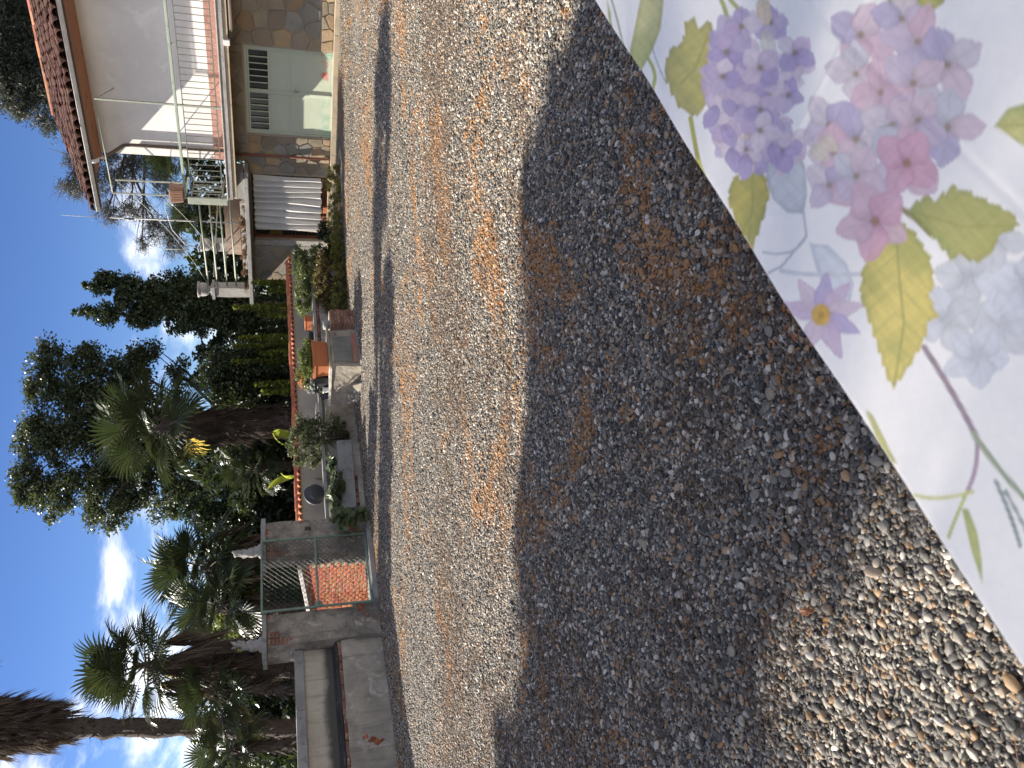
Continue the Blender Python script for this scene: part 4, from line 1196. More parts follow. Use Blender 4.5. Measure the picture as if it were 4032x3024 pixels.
def tidy(poly):
    o = []
    for p in poly:
        if not o or math.hypot(p[0] - o[-1][0], p[1] - o[-1][1]) > 0.02: o.append(p)
    if len(o) > 2 and math.hypot(o[0][0] - o[-1][0], o[0][1] - o[-1][1]) < 0.02: o.pop()
    return o
def cladding(x0, x1, z0, z1, size, mats, seed):
    rnd = random.Random(seed)
    pts = []
    n = int((x1 - x0) * (z1 - z0) / (size * size * 0.72)) + 1
    tries = 0
    while len(pts) < n and tries < 6000:
        tries += 1
        p = (rnd.uniform(x0, x1), rnd.uniform(z0, z1))
        if all(((p[0] - q[0]) / 1.18) ** 2 + (p[1] - q[1]) ** 2 > (size * 0.72) ** 2 for q in pts): pts.append(p)
    for p in pts:
        poly = [(x0, z0), (x1, z0), (x1, z1), (x0, z1)]
        for q in pts:
            if q is not p and abs(q[0] - p[0]) < 1.6 and abs(q[1] - p[1]) < 1.6:
                poly = clip_poly(poly, p, q)
                if len(poly) < 3: break
        if len(poly) < 3: continue
        poly = shrink(poly, 0.0085)
        poly = tidy([(a + rnd.uniform(-.008, .008), c + rnd.uniform(-.008, .008)) for a, c in poly]) if poly else []
        if len(poly) < 3: continue
        th = rnd.uniform(0.018, 0.034)
        cx = sum(a for a, _ in poly) / len(poly); cz = sum(c for _, c in poly) / len(poly)
        k = len(poly)
        tilt = (rnd.uniform(-.05, .05), rnd.uniform(-.05, .05))
        vs = [(a - cx, 0.0, c - cz) for a, c in poly]
        vs += [((a - cx) * 0.93, -th - tilt[0] * (a - cx) - tilt[1] * (c - cz), (c - cz) * 0.93) for a, c in poly]
        vs.append((0, -th - 0.004, 0))
        fs = [(i, (i + 1) % k, (i + 1) % k + k, i + k) for i in range(k)] + [(i + k, (i + 1) % k + k, 2 * k) for i in range(k)]
        me = bpy.data.meshes.new('stone'); me.from_pydata(vs, [], fs); me.materials.append(rnd.choice(mats)); me.update()
        link('stone', me, hs, (cx, 0.001, cz))
MS = [m_stone, m_stone, m_stone, m_stone2, m_stone3]
MG = [m_stone2, m_stone2, m_stone2, m_stone]
cladding(-3.92, CX0 - 0.18, 0.05, 2.10, 0.36, MG, 1)
cladding(CX1 + 0.05, DX0 - 0.03, 0.08, 2.10, 0.36, MS, 2)
cladding(-0.24, DX0 - 0.03, 2.115, 2.48, 0.34, MS, 7)
cladding(DX0 - 0.03, DX1 + 0.03, DZ + 0.03, 2.48, 0.38, MS, 3)
cladding(DX1 + 0.03, XR, 0.36, 2.48, 0.40, MS, 4)
cladding(DX1 + 0.03, XR, 0.07, 0.352, 0.30, [m_stone3, m_stone, m_stone3], 5)
for i in range(8):
    x1 = XR - i * 1.0
    if x1 - 1.0 < -1.3: break
    rough_box('kerb', m_pave, hs, x1 - 0.992, x1, -0.30, -0.036, -0.1, 0.07, 0.2, 0.007, i)
rough_box('doorstep', m_pave, hs, CX0 - 0.1, CX1 + 0.12, -0.26, -0.002, -0.1, 0.12, 0.2, 0.006, 3)

# garage door
gd = link('garage_door', None, hs, (0, 0, 0)); gd.empty_display_size = 0.1
T = 0.055
yd = 0.03
MB().box(DX0, DX0 + T, yd, yd + 0.07, 0.02, DZ - 0.002).build('jamb', m_mint, gd, 0.004)
MB().box(DX1 - T, DX1, yd, yd + 0.07, 0.02, DZ - 0.002).build('jamb', m_mint, gd, 0.004)
MB().box(DX0 + T, DX1 - T, yd, yd + 0.07, DZ - T, DZ - 0.002).build('lintel', m_mint, gd, 0.004)
xm = 1.60
zb = 1.585
for (xa, xb) in ((DX0 + T + 0.004, xm - 0.006), (xm + 0.006, DX1 - T - 0.004)):
    mb = MB().box(xa, xb, yd + 0.028, yd + 0.045, 0.03, zb)
    for a in (xa, xb - 0.045): mb.box(a, a + 0.045, yd + 0.010, yd + 0.027, 0.03, DZ - T - 0.003)
    for z in (0.03, 1.055, zb - 0.045, DZ - T - 0.05): mb.box(xa + 0.046, xb - 0.046, yd + 0.012, yd + 0.027, z, z + 0.045)
    mb.build('door_leaf', m_mint, gd, 0.004)
    nbar = 5
    for i in range(nbar):
        x = xa + 0.045 + (xb - xa - 0.09) * (i + 1) / (nbar + 1)
        MB().box(x - 0.013, x + 0.013, yd + 0.013, yd + 0.027, zb, DZ - T - 0.05).build('bar', m_mint, gd, 0.002)
    MB().box(xa + 0.046, xb - 0.046, yd + 0.05, yd + 0.056, zb + 0.001, DZ - T - 0.051).build('pane', m_gdark, gd)
MB().box(xm - 0.022, xm + 0.022, yd - 0.004, yd + 0.009, 0.03, DZ - T - 0.004).build('cover_strip', m_mint, gd, 0.003)
MB().box(xm + 0.05, xm + 0.075, yd - 0.006, yd + 0.009, 0.86, 1.0).tube([(xm + 0.062, yd - 0.006, 0.95), (xm + 0.062, yd - 0.045, 0.95), (xm + 0.15, yd - 0.05, 0.945)], 0.009, 8).build('handle', m_zinc, gd)
for x in (DX0 + 0.01, DX1 - 0.04):
    MB().box(x, x + 0.03, yd - 0.02, yd - 0.002, 0.22, 0.34).build('hinge', m_rail, gd, 0.004)
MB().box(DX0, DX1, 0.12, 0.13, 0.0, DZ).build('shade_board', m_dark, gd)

# curtained doorway
dw = link('glass_door', None, hs); dw.empty_display_size = 0.1
MB().box(CX0, CX0 + 0.07, 0.12, 0.18, CZ0, CZ1).build('frame', m_doorwood, dw, 0.004)
MB().box(CX1 - 0.07, CX1, 0.12, 0.18, CZ0, CZ1).build('frame', m_doorwood, dw, 0.004)
MB().box(CX0 + 0.07, CX1 - 0.07, 0.12, 0.18, CZ1 - 0.07, CZ1).build('frame', m_doorwood, dw, 0.004)
MB().box(CX0 + 0.07, CX1 - 0.07, 0.12, 0.18, CZ0, CZ0 + 0.12).build('frame', m_doorwood, dw, 0.004)
k = 0
for i in range(5):
    for j in range(5):
        xa = CX0 + 0.075 + i * 0.366; za = CZ0 + 0.125 + j * 0.35
        MB().box(xa + 0.012, xa + 0.352, 0.145, 0.152, za + 0.012, za + 0.338).build('pane', m_amber if (i == 0 and j == 3) or (i == 0 and j == 2 and False) else m_gdark, dw)
for i in range(4):
    x = CX0 + 0.075 + (i + 1) * 0.366
    MB().box(x - 0.014, x + 0.011, 0.135, 0.165, CZ0 + 0.12, CZ1 - 0.07).build('glazing_bar', m_doorwood, dw)
rough_box('door_surround', m_concp, hs, CX0 - 0.17, CX0 - 0.003, -0.03, 0.1, 0.05, 2.10, 0.3, 0.004, 4)
# the white curtain hangs in front of the door
cu = thing('curtain', 'white canvas curtain hanging in deep folds before the ground-floor doorway', 'curtain', HOUSE0 + EX * -2.25 - EY * 0.10, YAW)
nx_, nz_ = 150, 30
vs, fs = [], []
wc = 1.66
for j in range(nz_ + 1):
    f = j / nz_
    for i in range(nx_ + 1):
        s = i / nx_
        z = 0.28 + 0.02 * math.sin(s * 40) * (1 - f) + (1.745 - 0.028 * abs(math.sin(s * PI * 9))) * f
        amp = 0.068 * (1 - 0.35 * f)
        y = amp * math.sin(s * 2 * PI * 9 + 0.9 * math.sin(s * 7 + f * 1.5)) + 0.018 * math.sin(s * 61 + f * 3) + 0.03 * math.sin(s * 11 + 2 * f)
        vs.append((s * wc + 0.016 * math.sin(f * 5 + s * 20) * (1 - f), y, z))
for j in range(nz_):
    for i in range(nx_):
        a = j * (nx_ + 1) + i; fs.append((a, a + 1, a + nx_ + 2, a + nx_ + 1))
me = bpy.data.meshes.new('cloth'); me.from_pydata(vs, [], fs); me.materials.append(m_curt)
me.polygons.foreach_set('use_smooth', [True] * len(fs)); link('cloth', me, cu)
MB().tube([(-0.35, 0, 2.05), (1.72, 0, 2.05)], 0.011, 8).build('rod', m_iron, cu)
ring = MB().tube([(0, 0.02 * math.cos(q), 0.02 * math.sin(q)) for q in np.linspace(0, 2 * PI, 11)], 0.004, 5, False).mesh('ring', m_iron)
for i in range(10): link('ring', ring, cu, (0.02 + i * wc / 9.2, 0, 2.045))
ct = thing('clay_brick', 'bright orange clay block standing on the step under the curtain', 'block', HOUSE0 + EX * -1.5 - EY * 0.13 + Vector((0, 0, 0.12)), YAW)
MB().box(-0.09, 0.09, -0.04, 0.04, 0.0, 0.11).build('block', m_terra, ct, 0.008)

# pipe on the ground floor wall
MB().tube([(-0.03, -0.075, 0.07), (-0.03, -0.075, 2.47)], 0.032, 10).build('ground_floor_pipe', m_redpipe, hs)

# balcony
XB = -0.80
rough_box('balcony_slab', m_slab, hs, XB - 0.02, XR, -1.0, -0.002, 2.492, 2.605, 0.5, 0.004, 3)
MB().box(XB - 0.03, XR, -1.022, -0.004, 2.606, 2.632).build('balcony_edge', plain('pale_edge', (0.46, 0.42, 0.38), (0.36, 0.30, 0.26), 5, 0.8, 0.3, 40, c3=(0.33, 0.21, 0.17)), hs, 0.003)
MB().box(XB, XR, -0.97, -0.80, 2.395, 2.490).build('edge_beam', m_pave, hs, 0.004)
MB().box(3.00, 3.12, -1.05, -0.95, 2.36, 2.491).build('awning_bracket', m_zincw, hs, 0.006)
MB().tube([(3.125, -0.90, 2.34), (XR, -0.90, 2.34)], 0.055, 12).build('rolled_awning', m_pipe, hs)
# railing
rl_ = link('balcony_railing', None, hs); rl_.empty_display_size = 0.1
yb = -0.955
MB().box(XB, XR, yb - 0.03, yb + 0.03, 3.575, 3.635).build('handrail', m_railg, rl_, 0.008)
MB().box(XB, XR, yb - 0.012, yb + 0.012, 3.448, 3.468).build('upper_rail', m_bar, rl_, 0.002)
MB().box(XB, XR, yb - 0.012, yb + 0.012, 2.725, 2.748).build('lower_rail', m_bar, rl_, 0.002)
MB().box(XB - 0.012, XB + 0.012, yb + 0.031, 0.0, 3.58, 3.625).build('handrail', m_railg, rl_, 0.005)
MB().box(XB - 0.01, XB + 0.01, yb + 0.031, 0.0, 3.448, 3.466).build('upper_rail', m_bar, rl_, 0.002)
MB().box(XB - 0.01, XB + 0.01, yb + 0.031, 0.0, 2.725, 2.745).build('lower_rail', m_bar, rl_, 0.002)
bar = MB().box(-0.0075, 0.0075, -0.0075, 0.0075, 2.749, 3.447).mesh('baluster', m_bar)
x = XB + 0.145
while x < XR:
    if abs(x - 1.53) > 0.04: link('baluster', bar, rl_, (x, yb, 0))
    x += 0.145
for i in range(5): link('baluster', bar, rl_, (XB, yb + 0.15 + i * 0.15, 0))
for x in (1.53, 4.6): MB().box(x - 0.022, x + 0.022, yb - 0.022, yb + 0.022, 2.633, 3.574).build('post', m_rail, rl_, 0.003)
pn = MB().box(XB - 0.20, XB - 0.015, yb - 0.03, yb + 0.02, 2.633, 3.56)
pn.build('end_panel', m_rail, rl_, 0.006)
for x in (0.45, 2.9): MB().box(x - 0.015, x + 0.015, yb - 0.015, yb + 0.015, 3.469, 3.574).build('spacer', m_rail, rl_)
# frame for an awning over the balcony
fr_ = link('awning_frame', None, hs); fr_.empty_display_size = 0.1
MB().box(1.53 - 0.02, 1.53 + 0.02, yb - 0.02, yb + 0.02, 3.636, 5.28).build('post', m_rail, fr_, 0.003)
MB().box(XB - 0.015, XB + 0.015, yb - 0.015, yb + 0.015, 3.636, 5.25).build('post', m_rail, fr_, 0.003)
MB().box(XB - 0.015, XB + 0.015, -0.32, -0.29, 3.626, 5.26).build('post', m_rail, fr_, 0.003)
MB().tube([(1.53, yb, 5.268), (XB, yb, 5.238)], 0.013, 6).build('top_rail', m_rail, fr_)
MB().tube([(1.53, yb, 5.25), (1.40, -0.02, 5.02)], 0.011, 6).build('wall_stay', m_zinc, fr_)
MB().tube([(XB, yb, 4.60), (XB, -0.30, 4.60)], 0.012, 6).build('cross_rail', m_rail, fr_)
# ribbed box on the corner of the balcony
rb = thing('ribbed_box', 'ribbed square clay planter on the corner post of the balcony', 'flower pot', HOUSE0 + EX * (XB + 0.06) - EY * 0.93 + Vector((0, 0, 3.637)), YAW)
mb = MB().add([(-0.15, -0.15, 0.0), (0.15, -0.15, 0), (0.15, 0.15, 0), (-0.15, 0.15, 0), (-0.19, -0.19, 0.32), (0.19, -0.19, 0.32), (0.19, 0.19, 0.32), (-0.19, 0.19, 0.32)], [(3, 2, 1, 0), (4, 5, 6, 7), (0, 1, 5, 4), (1, 2, 6, 5), (2, 3, 7, 6), (3, 0, 4, 7)])
m_rib = plain('ribbed_clay', (0.34, 0.20, 0.14), (0.26, 0.14, 0.095), 5, 0.85, 0.3, 40, c3=(0.40, 0.33, 0.28))
mb.build('box', m_rib, rb, 0.01)
ribm = MB().box(-0.011, 0.011, -0.012, 0.0, 0.02, 0.31).mesh('rib', m_rib)
for i in range(7):
    link('rib', ribm, rb, (-0.13 + i * 0.044, -0.152, 0), (0.12, 0, 0))
    link('rib', ribm, rb, (-0.152, -0.13 + i * 0.044, 0), (0.12, 0, -PI / 2))
MB().box(-0.12, 0.12, -0.12, 0.12, 0.32, 0.335).build('soil', m_soil, rb)

# upper storey
rough_box('upper_wall', m_render, hs, -0.24, XR, 0.0, 3.9, 2.634, 5.56, 1.2, 0.002, 5)
sk = MB().box(0.0005, 0.3272, -0.014, 0.0, 2.634, 2.93).mesh('skirting_tile', m_skirt)
x = -0.24
while x < 4.6:
    link('skirting_tile', sk, hs, (x, -0.0045, 0)); x += 0.328
MB().tube([(0.03, -0.98, 5.50), (0.03, -0.93, 5.40), (0.03, -0.55, 5.20), (0.04, -0.12, 4.98), (0.04, -0.085, 4.86), (0.04, -0.085, 2.64)], 0.043, 10).build('downpipe', m_pipe, hs)
MB().tube([(0.03, -1.03, 5.56), (0.03, -1.0, 5.49), (0.03, -0.90, 5.395), (0.03, -0.8, 5.335)], 0.05, 10).build('downpipe_elbow', m_zincw, hs)
# eave, gutter and roof
SL = 0.325
MB().box(-0.36, XR, -0.93, -0.003, 5.525, 5.558).build('soffit', m_soffit, hs)
MB().box(-1.2, XR, -0.965, -0.931, 5.53, 5.62).build('fascia', m_pipe, hs)
g = []
for xx in (-1.24, XR):
    for k in range(9):
        q = PI + PI * k / 8
        g.append((xx, -1.035 + 0.068 * math.cos(q), 5.625 + 0.068 * math.sin(q)))
MB().add(g, [(k, k + 1, 10 + k, 9 + k) for k in range(8)]).build('gutter', m_zincw, hs)
MB().tube([(-1.24, -1.103, 5.625), (XR, -1.103, 5.625)], 0.009, 6).build('gutter_lip', m_zinc, hs)
Z0 = 5.60
MB().add([(-1.2, -1.02, Z0), (XR, -1.02, Z0), (XR, 4.05, Z0 + SL * 5.07), (-1.2, 4.05, Z0 + SL * 5.07), (-1.2, -1.02, Z0 + 0.05), (XR, -1.02, Z0 + 0.05), (XR, 4.05, Z0 + 0.05 + SL * 5.07), (-1.2, 4.05, Z0 + 0.05 + SL * 5.07)],
         [(3, 2, 1, 0), (4, 5, 6, 7), (0, 1, 5, 4), (1, 2, 6, 5), (2, 3, 7, 6), (3, 0, 4, 7)]).build('roof_deck', m_roofdark, hs)
rf = link('roof_covering', None, hs); rf.empty_display_size = 0.1
rt_me = coppo(0.112, 0.082, 0.60, 0.018, 8).mesh('roof_tile', m_roof)
low_me = []
ang = math.atan(SL)
far = MB()
nt_tiles = 0
cols = int((XR + 1.2) / 0.212)
for c in range(cols):
    x = -1.12 + c * 0.212
    for r_ in range(11):
        y = -1.10 + r_ * 0.475
        z = Z0 + 0.07 + SL * (y + 1.02) + 0.012
        rot = (0, -ang + random.uniform(-.02, .04), PI / 2 + random.uniform(-.04, .04))
        jx = random.uniform(-.012, .012)
        if x < 4.35:
            link('roof_tile', rt_me, rf, (x + jx, y + random.uniform(-.03, .02), z + random.uniform(-.008, .022)), rot, (1, random.uniform(.93, 1.06), random.uniform(.9, 1.1))); nt_tiles += 1
        else:
            M_ = Matrix.Translation((x + jx, y, z)) @ Matrix.Rotation(PI / 2, 4, 'Z') @ Matrix.Rotation(-ang, 4, 'Y')
            b0 = coppo(0.098, 0.078, 0.60, 0.016, 6)
            far.add([M_ @ Vector(v_) for v_ in b0.v], b0.f)
tag(far.build('roof_tiles_beyond', m_roof, rf), kind='stuff')
for i in range(16):
    if -1.2 + i * 0.40 > XR: break
    link('ridge_tile', MB().lathe([(0.001, 0)], 3).mesh('ridge_tile', m_tcap) if False else coppo(0.12, 0.11, 0.44).mesh('ridge_tile', m_tcap) if i == 0 else bpy.data.meshes['ridge_tile.001'], rf, (-1.22 + i * 0.40, 4.02, Z0 + 0.08 + SL * 5.07 + random.uniform(0, .02)), (0, -0.03, 0))

# lower flat roof of the annex with its terrace
rough_box('terrace_slab', m_slab, hs, -4.40, -0.26, -0.57, 4.4, 2.121, 2.215, 0.5, 0.004, 7)
MB().box(-4.42, -0.42, -0.595, -0.571, 2.135, 2.232).build('terrace_edge', m_conc, hs, 0.004)
rough_box('step_block', m_conc, hs, -1.05, -0.30, -0.53, -0.05, 2.234, 2.488, 0.2, 0.006, 8)
tl = link('terrace_railing', None, hs); tl.empty_display_size = 0.1
for nm, zr, zl in (('pipe', 3.36, 3.32), ('pipe', 3.11, 3.08), ('pipe', 2.86, 2.83), ('pipe', 2.61, 2.585)):
    MB().tube([(XB - 0.20, -0.50, zr), (-3.88, -0.38, zl)], 0.021, 8).build(nm, m_rail, tl)
for zr in (3.2, 2.9): MB().tube([(-3.95, 0.15, zr), (-3.6, 3.6, zr)], 0.018, 8).build('pipe', m_rail, tl)
def terrace_pillar(x, y, h):
    p_ = link('terrace_pillar', None, hs, (x, y, 2.232)); p_.empty_display_size = 0.1
    rough_box('shaft', m_concp, p_, -0.15, 0.15, -0.15, 0.15, 0, h, 0.15, 0.012, int(x * 10))
    rough_box('cap', m_conc, p_, -0.20, 0.20, -0.20, 0.20, h + 0.002, h + 0.075, 0.2, 0.008, 3)
    return h + 0.078
def urn(x, y, z, label):
    u_ = thing('stone_urn', label, 'urn', HOUSE0 + EX * x + EY * y + Vector((0, 0, z)), YAW, 'stone urns on the terrace pillars')
    MB().lathe([(0.11, 0), (0.115, 0.03), (0.085, 0.05), (0.09, 0.07), (0.15, 0.10), (0.185, 0.17), (0.195, 0.26), (0.185, 0.31), (0.225, 0.335), (0.225, 0.375), (0.18, 0.38), (0.15, 0.34), (0.001, 0.31)], 20, close=False).build('bowl', m_fin, u_)
    MB().box(-0.12, 0.12, -0.12, 0.12, -0.005, 0.028).build('foot', m_fin, u_, 0.005)
h1 = terrace_pillar(-4.05, -0.36, 0.92); urn(-4.05, -0.36, 2.232 + h1 + 0.005, 'weathered stone urn on the terrace pillar over the tiled garden wall')
h2 = terrace_pillar(-4.15, 2.1, 0.98); urn(-4.15, 2.1, 2.232 + h2 + 0.005, 'dark stone urn on the rear terrace pillar, against the clouds')
# reed screen leaning behind the rails
m_reed = plain('reed', (0.20, 0.145, 0.11), (0.14, 0.10, 0.08), 5, 0.9, 0.3, 30, stretch=(1, 1, 12))
rd = thing('reed_screen', 'brown reed screen lying along the terrace behind the pipe rails', 'screen', HOUSE0 + EX * -2.9 + EY * 1.1 + Vector((0, 0, 2.22)), YAW)
rm = MB().tube([(-0.95, 0, 0), (0.95, 0, 0)], 0.011, 5).mesh('reed', m_reed)
for i in range(18): link('reed', rm, rd, (random.uniform(-.02, .02), 0.02 + 0.003 * i, 0.24 + i * 0.0235))
MB().box(-0.9, 0.9, 0.05, 0.075, 0.0, 0.24).build('board', m_reed, rd)
rs_ = thing('terrace_bench', 'rusty low parapet strip behind the dry vines on the terrace', 'parapet', HOUSE0 + EX * -2.9 + EY * 0.75 + Vector((0, 0, 2.22)), YAW)
rough_box('strip', m_concp, rs_, -1.2, 1.0, 0, 0.12, 0, 0.20, 0.3, 0.006, 2)
# mast with a thin aerial
an = thing('aerial_mast', 'tall thin aerial mast rising from the terrace into the sky', 'aerial', HOUSE0 + EX * -1.97 - EY * 0.2 + Vector((0, 0, 2.25)), YAW)
MB().tube([(0, 0, 0), (0.01, 0, 1.2), (0.03, 0, 3.3)], [0.02, 0.018, 0.014], 6).build('pole', m_zinc, an)
MB().tube([(0.03, 0, 3.3), (0.05, 0, 4.4)], [0.010, 0.006], 5).build('whip', m_zinc, an)
for z in (1.15, 2.75): MB().tube([(0.012, 0, z), (0.017, 0, z + 0.22)], 0.026, 6).build('clamp', m_black, an)
m_cable = plain('pale_cable', (0.40, 0.43, 0.38), (0.34, 0.36, 0.32), 4, 0.6, 0)
def sag(p0, p1, d, n=14):
    return [Vector(p0).lerp(Vector(p1), i / n) - Vector((0, 0, d * 4 * (i / n) * (1 - i / n))) for i in range(n + 1)]
def hw(x, y, z): return HOUSE0 + EX * x + EY * y + Vector((0, 0, z))
tag(MB().tube(sag(hw(XB, -0.30, 5.26), hw(-4.0, -0.3, 3.32), 0.22), 0.0065, 5).build('cable', m_cable), 'pale cable sagging from the awning frame to the terrace pillar', 'cable')
tag(MB().tube(sag(hw(XB, -0.30, 4.55), hw(-3.9, 1.2, 3.2), 0.12), 0.0065, 5).build('cable', m_cable), 'pale cable from half-way up the awning frame, running behind the terrace', 'cable')
tag(MB().tube([hw(-2.75, -0.35, 4.33), hw(-2.75, -0.35, 3.75)], 0.01, 5).build('cable_rod', m_cable), 'short upright rod between the two pale cables over the terrace', 'rod')
hp2 = [hw(-1.15, -0.42, 3.40), hw(-1.18, -0.42, 4.0), hw(-1.24, -0.42, 4.16), hw(-1.5, -0.42, 4.18), hw(-2.1, -0.42, 4.08), hw(-2.55, -0.42, 3.8), hw(-2.7, -0.42, 3.34)]
tag(MB().tube(hp2, 0.011, 6).build('bent_pipe', m_zinc), 'bent grey pipe arching over the terrace rails', 'pipe')
# ------------------------------------------------------------------ plants
def leaf_quads(C, size, elong, rng, up=0.0, droop=0.0):
    n = len(C)
    ax = rng.normal(0, 1, (n, 3)); ax[:, 2] = ax[:, 2] * 0.7 - droop
    ax /= np.linalg.norm(ax, axis=1)[:, None] + 1e-9
    rn = rng.normal(0, 1, (n, 3)); rn[:, 2] += up
    sd = np.cross(ax, rn); sd /= np.linalg.norm(sd, axis=1)[:, None] + 1e-9
    L = (size * np.exp(rng.normal(0, 0.25, n)))[:, None]
    Wd = L / elong
    nr = np.cross(ax, sd)
    V = np.stack([C - ax * L * 0.5, C + sd * Wd * 0.5 + nr * L * 0.06, C + ax * L * 0.5 - nr * L * 0.05, C - sd * Wd * 0.5 + nr * L * 0.06], 1).reshape(-1, 3)
    return V
def quads_mesh(name, V, mat):
    n = len(V) // 4
    me = bpy.data.meshes.new(name)
    me.vertices.add(len(V)); me.vertices.foreach_set('co', V.astype(np.float32).ravel())
    me.loops.add(4 * n); me.loops.foreach_set('vertex_index', np.arange(4 * n, dtype=np.int32))
    me.polygons.add(n); me.polygons.foreach_set('loop_start', np.arange(0, 4 * n, 4, dtype=np.int32))
    try: me.polygons.foreach_set('loop_total', np.full(n, 4, np.int32))
    except Exception: pass
    me.update(calc_edges=True); me.materials.append(mat)
    return me
def blob_points(blobs, n, rng, clumps=None, clump_r=0.25, shell=0.55):
    """leaf places gathered in clumps inside soft ellipsoids"""
    vol = np.array([b[1][0] * b[1][1] * b[1][2] for b in blobs]) ** (2 / 3); vol /= vol.sum()
    out = []; cl = []
    clumps = clumps or max(8, n // 60)
    which = rng.choice(len(blobs), clumps, p=vol)
    for w in which:
        c, r = np.array(blobs[w][0]), np.array(blobs[w][1])
        d = rng.normal(0, 1, 3); d /= np.linalg.norm(d)
        p = c + d * r * rng.uniform(shell, 1.0) ** 0.6
        cl.append(p)
        k = max(1, int(n / clumps * rng.uniform(0.5, 1.5)))
        s = min(clump_r, 0.75 * float(r.min())) * rng.uniform(0.6, 1.4)
        q = rng.normal(0, 1, (k, 3)); q /= np.linalg.norm(q, axis=1)[:, None] + 1e-9
        out.append(p + q * (rng.uniform(0, 1, (k, 1)) ** 0.55) * s * 1.55 * np.array([1, 1, 0.75]))
    return np.concatenate(out), np.array(cl)
def crown_from_photo(spots, y0, depth=1.0):
    """(X, Y, rX, rY) read off the photograph -> ellipsoids standing y0 metres away"""
    out = []
    for s in spots:
        X, Y, rX, rY = s[:4]
        yy = y0 + (s[4] if len(s) > 4 else 0)
        p = at_depth(X, Y, yy); k = (p - EYEV).dot(FWD) / FPX
        out.append(((p.x, p.y, p.z), (rY * k, depth * (rX + rY) * 0.5 * k, rX * k)))
    return out
m_bark = plain('bark', (0.095, 0.075, 0.058), (0.055, 0.045, 0.038), 6, 0.95, 0.8, 25, 0.02, stretch=(3, 3, 0.8))
m_twig = plain('grey_twig', (0.13, 0.11, 0.10), (0.085, 0.072, 0.068), 6, 0.95, 0.3, 25)
def tree(name, label, spots, y0, n, size, mat, group=None, trunk_r=0.22, clumps=None, clump_r=0.3, elong=2.0, seed=1, base=None, bark=None, depth=0.9, stems=1, limbs=26, droop=0.0, shell=0.5, cat='tree'):
    rng = np.random.default_rng(seed); rnd = random.Random(seed)
    bl = crown_from_photo(spots, y0, depth)
    P, CLs = blob_points(bl, n, rng, clumps, clump_r, shell)
    cx = np.mean([b[0][0] for b in bl]); zlo = min(b[0][2] - b[1][2] for b in bl); zhi = max(b[0][2] + b[1][2] for b in bl)
    if base is None: base = (cx, y0, -0.3)
    th = thing(name, label, cat, base, 0, group)
    B = np.array(base)
    link('crown', quads_mesh('crown', leaf_quads(P - B, size, elong, rng, 0.2, droop), mat), th)
    mb = MB()
    tops = []
    for s in range(stems):
        tx = cx - B[0] + rnd.uniform(-.6, .6) * (stems > 1)
        pts = []
        H_ = (zhi - B[2]) * (0.86 if s == 0 else 0.7)
        for i in range(9):
            f = i / 8
            pts.append(Vector((tx * f ** 0.8 + rnd.uniform(-.1, .1) * (0 < i < 8), rnd.uniform(-.1, .1), H_ * f)))
        mb.tube(pts, [trunk_r * (1 - 0.86 * i / 8) * (1.25 if i == 0 else 1) for i in range(9)], 8)
        tops.append(pts)
    for i in range(limbs):
        c = Vector(CLs[rnd.randrange(len(CLs))] - B)
        pts = rnd.choice(tops)
        zt = max(0.15, min(0.95, (c.z - (1.0 + rnd.uniform(0, 1.2))) / max(0.1, pts[-1].z)))
        a = pts[int(zt * 8)]
        m_ = a.lerp(c, 0.5) + Vector((rnd.uniform(-.15, .15), rnd.uniform(-.15, .15), -0.1))
        r = trunk_r * 0.30 * (1.1 - zt)
        mb.tube([a, m_, c], [r + 0.02, r * 0.7 + 0.012, 0.008], 5)
    mb.build('trunk', bark or m_bark, th)
    return th

G_laurel = leafy('laurel_leaf', (0.024, 0.038, 0.016), (0.044, 0.062, 0.025), (0.075, 0.09, 0.04), 0.22, 0.33, 0.5, (0.12, 0.16, 0.03))
G_oak = leafy('holm_leaf', (0.034, 0.048, 0.022), (0.060, 0.075, 0.036), (0.10, 0.11, 0.06), 0.26, 0.42, 0.4, (0.15, 0.19, 0.05))
G_dark = leafy('dark_leaf', (0.015, 0.026, 0.010), (0.028, 0.042, 0.016), (0.055, 0.07, 0.025), 0.2, 0.35, 0.45, (0.09, 0.13, 0.02))
G_hedge = leafy('hedge_leaf', (0.085, 0.125, 0.025), (0.15, 0.185, 0.04), (0.36, 0.34, 0.05), 0.45, 0.45, 0.35, (0.26, 0.30, 0.04))
G_bush = leafy('bush_leaf', (0.085, 0.115, 0.035), (0.15, 0.18, 0.07), (0.30, 0.31, 0.15), 0.34, 0.42, 0.4, (0.22, 0.26, 0.06))
G_vari = leafy('variegated_leaf', (0.06, 0.08, 0.03), (0.105, 0.12, 0.055), (0.30, 0.30, 0.19), 0.3, 0.5, 0.35, (0.2, 0.22, 0.07))
G_brown = leafy('rusty_leaf', (0.11, 0.085, 0.03), (0.13, 0.11, 0.04), (0.20, 0.13, 0.05), 0.3, 0.5, 0.3)
G_low = leafy('ground_leaf', (0.11, 0.12, 0.03), (0.18, 0.175, 0.045), (0.28, 0.22, 0.07), 0.3, 0.5, 0.3)
G_conif = leafy('conifer_leaf', (0.07, 0.095, 0.025), (0.115, 0.145, 0.038), (0.18, 0.20, 0.06), 0.3, 0.5, 0.3, (0.3, 0.36, 0.06))
G_cedar = leafy('cedar_needle', (0.040, 0.050, 0.035), (0.075, 0.082, 0.06), (0.12, 0.12, 0.09), 0.2, 0.5, 0.3)
G_dry = leafy('dry_vine', (0.16, 0.085, 0.055), (0.22, 0.13, 0.085), (0.10, 0.11, 0.04), 0.2, 0.8, 0.1)
G_flower = leafy('orange_flower', (0.62, 0.12, 0.03), (0.75, 0.28, 0.05), (0.6, 0.08, 0.12), 0.4, 0.5, 0.3)

